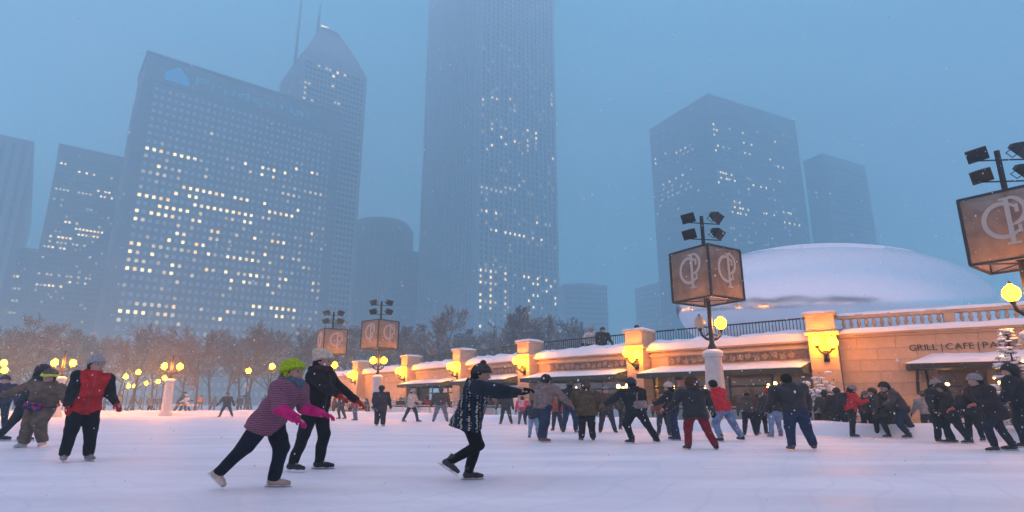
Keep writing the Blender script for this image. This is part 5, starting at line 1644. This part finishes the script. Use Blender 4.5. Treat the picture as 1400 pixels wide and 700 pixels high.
person(44, 612, 503, -84, 'child in olive brown snow suit with neon yellow goggles and printed waist bag', lean=10, roll=10, L=(30,8,45), Rr=(6,6,10), fL=-12, AL=(12,34,12), AR=(10,62,4), jacket=(0.14,0.095,0.065), pants=(0.13,0.09,0.065), hat=(0.12,0.085,0.06), hatk='plain', goggles=(0.62,0.72,0.03), band=(0.62,0.72,0.03), glove=BLACK, boot=(0.45,0.42,0.42),
       bulk=1.2, legw=1.3, hood=True, hem=0.03, bag=((0.1,0.02,0.08), 'patches', 'front'), hatsize=1.18)
person(13, 603, 496, 35, 'skater in dark coat half hidden behind the olive suited child', lean=14, L=(-20,8,8), Rr=(14,6,20), AL=(30,30,10), AR=(40,20,10), jacket=(0.02,0.02,0.024), pants=(0.012,0.014,0.02), hat=(0.04,0.035,0.05))
person(-6, 588, 512, -60, 'skater in dark purple jacket at the left edge of the picture', jacket=(0.05,0.03,0.06), pants=DNAVY, hat=(0.05,0.04,0.06))
# far left, by the fence
G_ = 'small skaters by the far fence'
person(163, 561, 539, 170, 'small grey blue coated skater right beside the red vested man\'s elbow', jacket=(0.12,0.13,0.17), pants=CHAR, hat=(0.08,0.07,0.09), group=G_)
person(177, 562, 538, 10, 'small skater in faded red coat near the red vested man', lean=14, L=(18,4,20), Rr=(-12,4,8), jacket=(0.30,0.05,0.05), pants=CHAR, hat=(0.2,0.05,0.05), group=G_)
person(204, 564, 540, 90, 'small skater in wide grey coat with black trousers by the white pedestal', jacket=(0.10,0.10,0.10), pants=BLACK, hat=(0.10,0.09,0.09), bulk=1.3, hem=0.05, group=G_)
person(229, 561, 538, 200, 'small skater in dark brown coat left of the close pair', jacket=(0.05,0.04,0.035), pants=CHAR, hat=(0.05,0.04,0.035), L=(20,5,15), Rr=(-15,5,5), group=G_)
person(241, 565, 535, 15, 'dark skater bending next to the white jacketed skater', lean=28, L=(20,6,30), Rr=(-8,8,14), AL=(50,10,10), AR=(45,10,10), jacket=(0.05,0.045,0.05), pants=CHAR, hat=(0.03,0.03,0.035), group=G_)
person(257, 565, 539, 190, 'small skater in white jacket and dark trousers by the far fence', lean=12, L=(-20,8,8), Rr=(16,6,12), AL=(40,25,10), AR=(40,25,10), jacket=(0.55,0.56,0.62), pants=(0.04,0.035,0.045), hat=(0.5,0.48,0.5), group=G_)
person(273, 560, 540, 95, 'small skater in bright orange jacket by the far fence', jacket=(0.62,0.24,0.04), pants=(0.04,0.04,0.04), hat=(0.25,0.12,0.06), group=G_)
person(309, 570, 536, -90, 'olive dark skater standing wide legged between fence and striped jacket girl', L=(4,22,6), Rr=(4,18,6), AL=(5,28,14), AR=(5,28,14), jacket=(0.055,0.05,0.042), pants=(0.045,0.042,0.045), hat=(0.06,0.05,0.045), group=G_)
person(339, 560, 535, 170, 'dark skater partly hidden behind the striped jacket girl\'s shoulder', lean=22, L=(22,5,20), Rr=(-14,5,6), AL=(60,12,6), AR=(55,10,8), jacket=(0.03,0.03,0.035), pants=CHAR, hat=(0.04,0.035,0.035), group=G_)
person(124, 563, 541, 80, 'small grey skater just behind the red vested man\'s left hand', jacket=(0.09,0.09,0.10), pants=CHAR, hat=(0.07,0.06,0.06), group=G_)
# centre, middle distance
person(439, 588, 545, 20, 'child in pink jacket behind the black jacketed woman', lean=8, jacket=(0.45,0.06,0.16), pants=(0.18,0.10,0.07), hat=(0.40,0.06,0.14), bulk=1.2)
person(468, 573, 535, 200, 'dark grey skater beside the one in brick red', jacket=(0.05,0.05,0.058), pants=CHAR, hat=(0.07,0.065,0.065), L=(-12,5,8), Rr=(10,5,10))
person(486, 575, 539, 185, 'skater in brick red jacket and grey jeans left of the distant lamp post', jacket=(0.36,0.045,0.05), pants=(0.10,0.12,0.17), pk='denim', hat=(0.05,0.035,0.03), L=(-8,8,4), Rr=(6,8,4))
person(519, 583, 526, 92, 'person in long dark coat with maroon band standing below the distant lamp post', lean=3, L=(2,2,2), Rr=(0,2,2), AL=(8,10,20), AR=(8,10,20), jacket=(0.05,0.018,0.026), sleeve=(0.02,0.016,0.02), pants=(0.018,0.014,0.020), hat=(0.02,0.014,0.014), hatk='plain', hem=0.10, hair=(0.02,0.014,0.012), legw=1.35, boot=(0.35,0.24,0.2))
person(536, 569, 541, 80, 'small blue grey figure behind the long coated person', jacket=(0.08,0.09,0.14), pants=(0.09,0.10,0.14), hat=(0.08,0.07,0.08))
person(561, 577, 531, -20, 'skater in cream jacket and dark leggings left of the patterned jacket skater', lean=6, L=(22,6,8), Rr=(-18,6,4), AL=(14,10,60), AR=(14,10,60), jacket=(0.50,0.42,0.37), pants=(0.02,0.018,0.02), hat=(0.45,0.34,0.28), legw=0.9, hem=0.03)
person(602, 577, 529, 100, 'person in dark brown jacket and blue grey jeans seen from behind', L=(2,14,2), Rr=(2,14,2), jacket=(0.055,0.035,0.032), pants=(0.12,0.14,0.20), pk='denim', hat=(0.06,0.04,0.035), bulk=1.2)
person(692, 580, 533, -100, 'dark clad skater between the stretched arms and the pink jacketed child', L=(6,12,10), Rr=(-4,10,4), jacket=(0.04,0.035,0.035), pants=(0.03,0.027,0.03), hat=(0.05,0.04,0.035))
person(714, 581, 541, 80, 'child in pink red jacket and blue trousers behind the grey coated man', jacket=(0.50,0.05,0.10), pants=(0.06,0.07,0.12), hat=(0.12,0.05,0.05), bulk=1.15, backpack=(0.55,0.3,0.32))
person(741, 604, 510, 48, 'man in taupe grey coat and dark jeans striding right with one hand raised', lean=12, L=(22,6,24), Rr=(-14,8,8), AL=(40,14,80), AR=(34,22,6), jacket=(0.20,0.145,0.125), pants=DJEANS, pk='denim', hat=(0.035,0.025,0.025), hair=(0.04,0.025,0.02), boot=(0.12,0.07,0.055), glove=(0.30,0.20,0.16), bulk=1.2, hood=True)
person(730, 599, 546, 90, 'child in light blue jeans mostly hidden behind the taupe coated man', jacket=(0.05,0.05,0.06), pants=(0.22,0.30,0.42), pk='denim', hat=(0.1,0.05,0.05))
person(779, 592, 520, 75, 'dark skater in blue jeans just left of the olive parka', lean=8, L=(-10,6,6), Rr=(10,4,10), jacket=(0.028,0.026,0.03), pants=DJEANS, pk='denim', hat=(0.12,0.07,0.06))
person(803, 603, 520, 92, 'person in bulky olive brown parka with fur hood seen from behind', lean=5, L=(4,4,6), Rr=(2,4,4), AL=(20,14,50), AR=(10,12,18), jacket=(0.10,0.065,0.032), pants=(0.02,0.016,0.018), hat=(0.09,0.05,0.03), hatk='plain', hatsize=1.2, hood=True, fur=(0.24,0.15,0.09), hem=0.06, bulk=1.3, boot=(0.05,0.02,0.02))
person(831, 592, 527, -92, 'skater in brown jacket and grey banded hat facing us between parka and shoulder bag', L=(4,12,6), Rr=(4,8,6), jacket=(0.10,0.055,0.045), pants=(0.04,0.038,0.045), hat=(0.25,0.24,0.27), band=(0.04,0.04,0.05), bulk=1.15)
person(881, 606, 515, 115, 'skater in black jacket and navy hat with grey shoulder bag, legs spread wide', lean=12, L=(6,4,10), Rr=(2,30,6), AL=(18,50,14), AR=(12,22,26), jacket=(0.022,0.021,0.023), pants=(0.014,0.014,0.018), hat=(0.045,0.045,0.075), bag=((0.26,0.20,0.18), 'plain', 'back'), bulk=1.15, glove=(0.12,0.10,0.03))
person(925, 602, 521, 150, 'skater in black jacket and cream hat half hidden left of the red trousered skater', L=(-6,6,6), Rr=(8,6,8), AL=(30,34,30), AR=(20,14,30), jacket=(0.020,0.019,0.022), pants=DJEANS, pk='denim', hat=(0.55,0.44,0.36), glove=(0.5,0.42,0.38))
person(960, 615, 514, 92, 'skater with bushy brown hair, black coat and dark red trousers', lean=10, L=(2,8,8), Rr=(2,18,12), AL=(14,24,34), AR=(14,22,20), jacket=(0.018,0.017,0.019), jk='shine', pants=(0.20,0.012,0.020), hat=None, hair=(0.075,0.032,0.018), big_hair=1.35, hem=0.05, bulk=1.2, legw=0.95)
person(1000, 604, 517, 118, 'skater in bright red jacket and pale blue jeans leaning left by the pedestal', lean=16, roll=10, L=(4,6,6), Rr=(-4,22,8), AL=(20,12,50), AR=(14,14,40), jacket=(0.50,0.02,0.03), pants=LJEANS, pk='denim', hat=None, hair=(0.02,0.012,0.01), bulk=1.12, hood=True)
person(1062, 598, 529, 100, 'skater in red hat, dark jacket and light jeans left of the black leather jacket', lean=8, roll=6, L=(2,4,4), Rr=(4,6,6), jacket=(0.03,0.03,0.035), pants=LJEANS, pk='denim', hat=(0.50,0.02,0.02), boot=(0.2,0.13,0.13))
person(1098, 616, 508, 84, 'big man in black leather jacket and dark jeans seen from behind', lean=10, roll=6, L=(4,3,6), Rr=(2,12,6), AL=(8,14,20), AR=(6,12,10), jacket=(0.024,0.018,0.017), jk='shine', pants=DJEANS, pk='denim', hat=None, hair=(0.016,0.012,0.012), bulk=1.3, hood=True, boot=(0.10,0.06,0.045))
person(1153, 595, 529, 85, 'person in black jacket standing right behind the red jacketed phone user', L=(2,4,4), Rr=(2,4,4), jacket=(0.022,0.02,0.023), pants=(0.016,0.016,0.018), hat=(0.04,0.035,0.04), bulk=1.15)
person(1166, 598, 526, -12, 'person in red jacket and grey cap looking down at a camera by the stone wall', lean=6, L=(4,4,6), Rr=(-4,4,6), AL=(30,4,80), AR=(30,4,85), head=(0,18), jacket=(0.46,0.018,0.025), pants=(0.018,0.017,0.02), hat=(0.24,0.21,0.21), scarf=(0.04,0.03,0.03), hood=True, backpack=(0.025,0.024,0.028))
person(1208, 598, 529, 165, 'person in dark olive coat and hood with thin dark legs near the doorway', lean=10, L=(-6,6,6), Rr=(10,6,10), AL=(10,14,20), AR=(14,12,20), jacket=(0.058,0.044,0.034), pants=(0.016,0.015,0.018), hat=(0.05,0.042,0.034), hatk='plain', hatsize=1.12, hem=0.07, bulk=1.25, legw=0.85, hood=True)
person(1249, 599, 521, 176, 'dark skater leaning steeply to the left beside the olive coat', lean=32, L=(14,4,24), Rr=(-22,5,10), AL=(34,14,30), AR=(38,14,40), jacket=(0.035,0.028,0.028), jk='shine', pants=(0.022,0.03,0.06), pk='denim', hat=(0.018,0.015,0.016), hatk='plain', bulk=1.15)
person(1291, 605, 517, -75, 'person in grey woollen hat and dark jacket facing us below the door canopy', lean=4, L=(4,4,4), Rr=(2,4,6), jacket=(0.035,0.025,0.022), pants=(0.018,0.017,0.022), hat=(0.30,0.25,0.23), bulk=1.15, scarf=(0.12,0.10,0.10))
person(1315, 606, 522, 150, 'dark coated skater pressed close to the grey woollen hat', lean=10, L=(-14,5,10), Rr=(10,5,12), jacket=(0.028,0.022,0.022), pants=(0.016,0.016,0.02), hat=(0.05,0.035,0.03), bulk=1.2, hem=0.04)
person(1374, 617, 509, 172, 'skater in grey hat and long dark jacket sliding left near the right edge', lean=20, L=(20,6,10), Rr=(-22,6,4), AL=(20,14,60), AR=(12,16,50), jacket=(0.030,0.020,0.022), pants=(0.022,0.022,0.035), pk='denim', hat=(0.28,0.24,0.25), hem=0.07, bulk=1.2, legw=0.85, glove=(0.45,0.12,0.09))
person(1408, 612, 495, 130, 'tall dark figure with yellow bag cut by the right edge', lean=6, AL=(10,20,20), AR=(30,30,10), jacket=(0.020,0.018,0.02), pants=(0.016,0.016,0.02), hat=(0.035,0.03,0.035), glove=(0.45,0.12,0.09), bulk=1.2, bag=((0.5,0.32,0.03), 'plain', 'side'))
# further skaters filling the crowd
E_ = 'skaters crowding along the wall'
extra = [
 (1231,597,548,160,'crouching skater in blue jeans below the steeply leaning one',dict(lean=55,L=(70,8,95),Rr=(60,8,90),jacket=(0.03,0.028,0.03),pants=(0.05,0.075,0.16),pk='denim',hat=(0.05,0.05,0.06))),
 (1336,603,527,200,'dark skater between the close pair and the sliding grey hat',dict(jacket=(0.03,0.024,0.022),pants=BLACK,hat=(0.10,0.08,0.07))),
 (1352,599,524,90,'skater in brown coat seen from behind under the canopy',dict(jacket=(0.085,0.055,0.04),pants=(0.03,0.028,0.03),hat=(0.05,0.035,0.03))),
 (1274,598,533,80,'skater in pale grey jacket left of the grey woollen hat',dict(jacket=(0.30,0.27,0.26),pants=CHAR,hat=(0.12,0.10,0.10))),
 (1188,595,534,-80,'small dark person between the phone user and the olive coat',dict(jacket=(0.04,0.032,0.03),pants=BLACK,hat=(0.14,0.10,0.09))),
 (1135,593,532,95,'person in dark grey coat left of the black jacket by the wall',dict(jacket=(0.05,0.045,0.045),pants=CHAR,hat=(0.04,0.035,0.035))),
 (1042,594,534,-70,'skater in charcoal coat just left of the red hat',dict(jacket=(0.04,0.04,0.045),pants=BLACK,hat=(0.09,0.08,0.08))),
 (1026,596,532,60,'skater in brown fur collared coat right of the red jacket',dict(jacket=(0.09,0.06,0.045),pants=DNAVY,hat=(0.16,0.10,0.07),fur=(0.25,0.18,0.12),hood=True)),
 (908,596,533,-95,'small skater in rust coat between shoulder bag and cream hat',dict(jacket=(0.22,0.07,0.04),pants=CHAR,hat=(0.08,0.05,0.04))),
 (853,588,536,-60,'skater in mustard scarf half hidden left of the shoulder bag',dict(jacket=(0.05,0.045,0.04),pants=CHAR,hat=(0.16,0.10,0.05),scarf=(0.40,0.26,0.04))),
 (762,589,537,-110,'skater in orange red jacket right of the taupe coat',dict(jacket=(0.36,0.07,0.035),pants=CHAR,hat=(0.09,0.06,0.05))),
 (674,577,542,170,'small dark skater under the stretched arms',dict(lean=16,L=(18,5,16),Rr=(-12,5,6),jacket=(0.04,0.035,0.04),pants=BLACK,hat=(0.05,0.05,0.06))),
 (648,576,540,20,'small grey skater right behind the pompom hat skater',dict(jacket=(0.12,0.11,0.12),pants=CHAR,hat=(0.08,0.06,0.06))),
 (583,574,541,85,'small skater in dark red coat left of the brown jacket',dict(jacket=(0.20,0.03,0.03),pants=CHAR,hat=(0.05,0.04,0.04))),
 (546,572,543,-60,'small brown skater left of the cream jacket',dict(jacket=(0.09,0.06,0.05),pants=CHAR,hat=(0.07,0.05,0.045))),
 (503,571,544,200,'small navy skater left of the long dark coat',dict(lean=14,L=(16,5,14),Rr=(-14,5,4),jacket=(0.04,0.05,0.09),pants=BLACK,hat=(0.05,0.05,0.07))),
 (455,570,543,30,'small maroon skater right of the pink jacketed child',dict(jacket=(0.12,0.03,0.045),pants=CHAR,hat=(0.07,0.04,0.045))),
 (141,562,543,60,'small brown skater just right of the red vested man',dict(jacket=(0.08,0.06,0.055),pants=CHAR,hat=(0.06,0.05,0.05))),
 (191,560,543,200,'small dull orange skater between the red and grey coats',dict(jacket=(0.24,0.11,0.06),pants=CHAR,hat=(0.10,0.06,0.05))),
 (216,560,542,-70,'small dark blue skater left of the white pedestal',dict(jacket=(0.04,0.05,0.09),pants=CHAR,hat=(0.05,0.05,0.06))),
 (250,560,541,90,'small beige skater between the bending and white jacketed ones',dict(jacket=(0.26,0.20,0.16),pants=CHAR,hat=(0.14,0.10,0.09))),
 (289,562,542,10,'small mauve skater right of the orange jacket',dict(lean=18,L=(20,5,18),Rr=(-14,5,6),jacket=(0.13,0.08,0.10),pants=CHAR,hat=(0.07,0.05,0.06))),
 (327,562,541,-90,'small dark brown skater right of the wide legged one',dict(jacket=(0.06,0.045,0.04),pants=BLACK,hat=(0.05,0.04,0.04))),
 (360,562,540,80,'small grey skater right of the striped jacket girl\'s back',dict(jacket=(0.10,0.10,0.11),pants=CHAR,hat=(0.06,0.05,0.05))),
]
for (px, py, tp, fc_, lb, kw) in extra:
    person(px, py, tp, fc_, lb, group=E_, **kw)
# onlookers at the terrace railing
def onlooker(px, Y, top, face, label, **kw):
    p = at_y(px, top, Y); z = 3.34
    q = pix((p.x, Y, z))
    person(q[0], q[1], top, face, label, floor=z, skates=False, group='onlookers on the terrace', **kw)
onlooker(808, 33.5, 447, -100, 'onlooker in pale coat behind the terrace railing', jacket=(0.5,0.45,0.42), hat=(0.35,0.22,0.16))
onlooker(823, 33.0, 447, -80, 'onlooker in dark coat behind the terrace railing, right of the pale coated one', jacket=(0.03,0.025,0.026), hat=(0.04,0.03,0.03))
onlooker(870, 31.5, 444, -95, 'onlooker in dark coat standing right of the stone pier top', jacket=(0.035,0.028,0.026), hat=(0.05,0.035,0.03))
# ------------------------------------------------------------------ falling snow haze
hz = MB(); hz.box(-420, 620, -180, 760, -1.1, 352)
M['haze'] = bpy.data.materials.new('haze_air'); M['haze'].use_nodes = True
nt = M['haze'].node_tree; nt.nodes.clear()
o = nt.nodes.new('ShaderNodeOutputMaterial'); pv = nt.nodes.new('ShaderNodeVolumePrincipled')
pv.inputs['Color'].default_value = (0.50, 0.87, 1.0, 1)
pv.inputs['Density'].default_value = 0.0037
pv.inputs['Anisotropy'].default_value = 0.5
nt.links.new(pv.outputs[0], o.inputs['Volume'])
tag(hz.build('haze', M['haze']), 'pale blue snowy dusk air fading the skyscrapers', kind='stuff')

# snowflakes drifting in the air before the towers
def snowfall():
    rr = np.random.RandomState(5); n = 42000
    d = 4.5 + 46.0*rr.rand(n)**0.75
    x = (rr.rand(n)*2-1)*(d*1.02+3); z = rr.rand(n)*(d*0.80+2.5) + 0.05
    P = np.stack([x, d, z], 1)
    s = (0.005 + 0.009*rr.rand(n)**2)[:, None]
    o = np.array([(1,0,0),(-1,0,0),(0,1,0),(0,-1,0),(0,0,1.3),(0,0,-1.3)])
    V = (P[:, None, :] + o[None]*s[:, None, :]).reshape(-1, 3)
    t = np.array([(0,2,4),(2,1,4),(1,3,4),(3,0,4),(2,0,5),(1,2,5),(3,1,5),(0,3,5)])
    F = (t[None] + 6*np.arange(n)[:, None, None]).reshape(-1, 3)
    me = bpy.data.meshes.new('snowfall')
    me.vertices.add(len(V)); me.vertices.foreach_set('co', V.astype(np.float32).ravel())
    me.loops.add(3*len(F)); me.loops.foreach_set('vertex_index', F.astype(np.int32).ravel())
    me.polygons.add(len(F)); me.polygons.foreach_set('loop_start', np.arange(0, 3*len(F), 3, dtype=np.int32))
    me.materials.append(M['snow']); me.update(calc_edges=True)
    tag(link('snowfall', me), 'fine snowflakes falling through the air over the rink', kind='stuff')
snowfall()
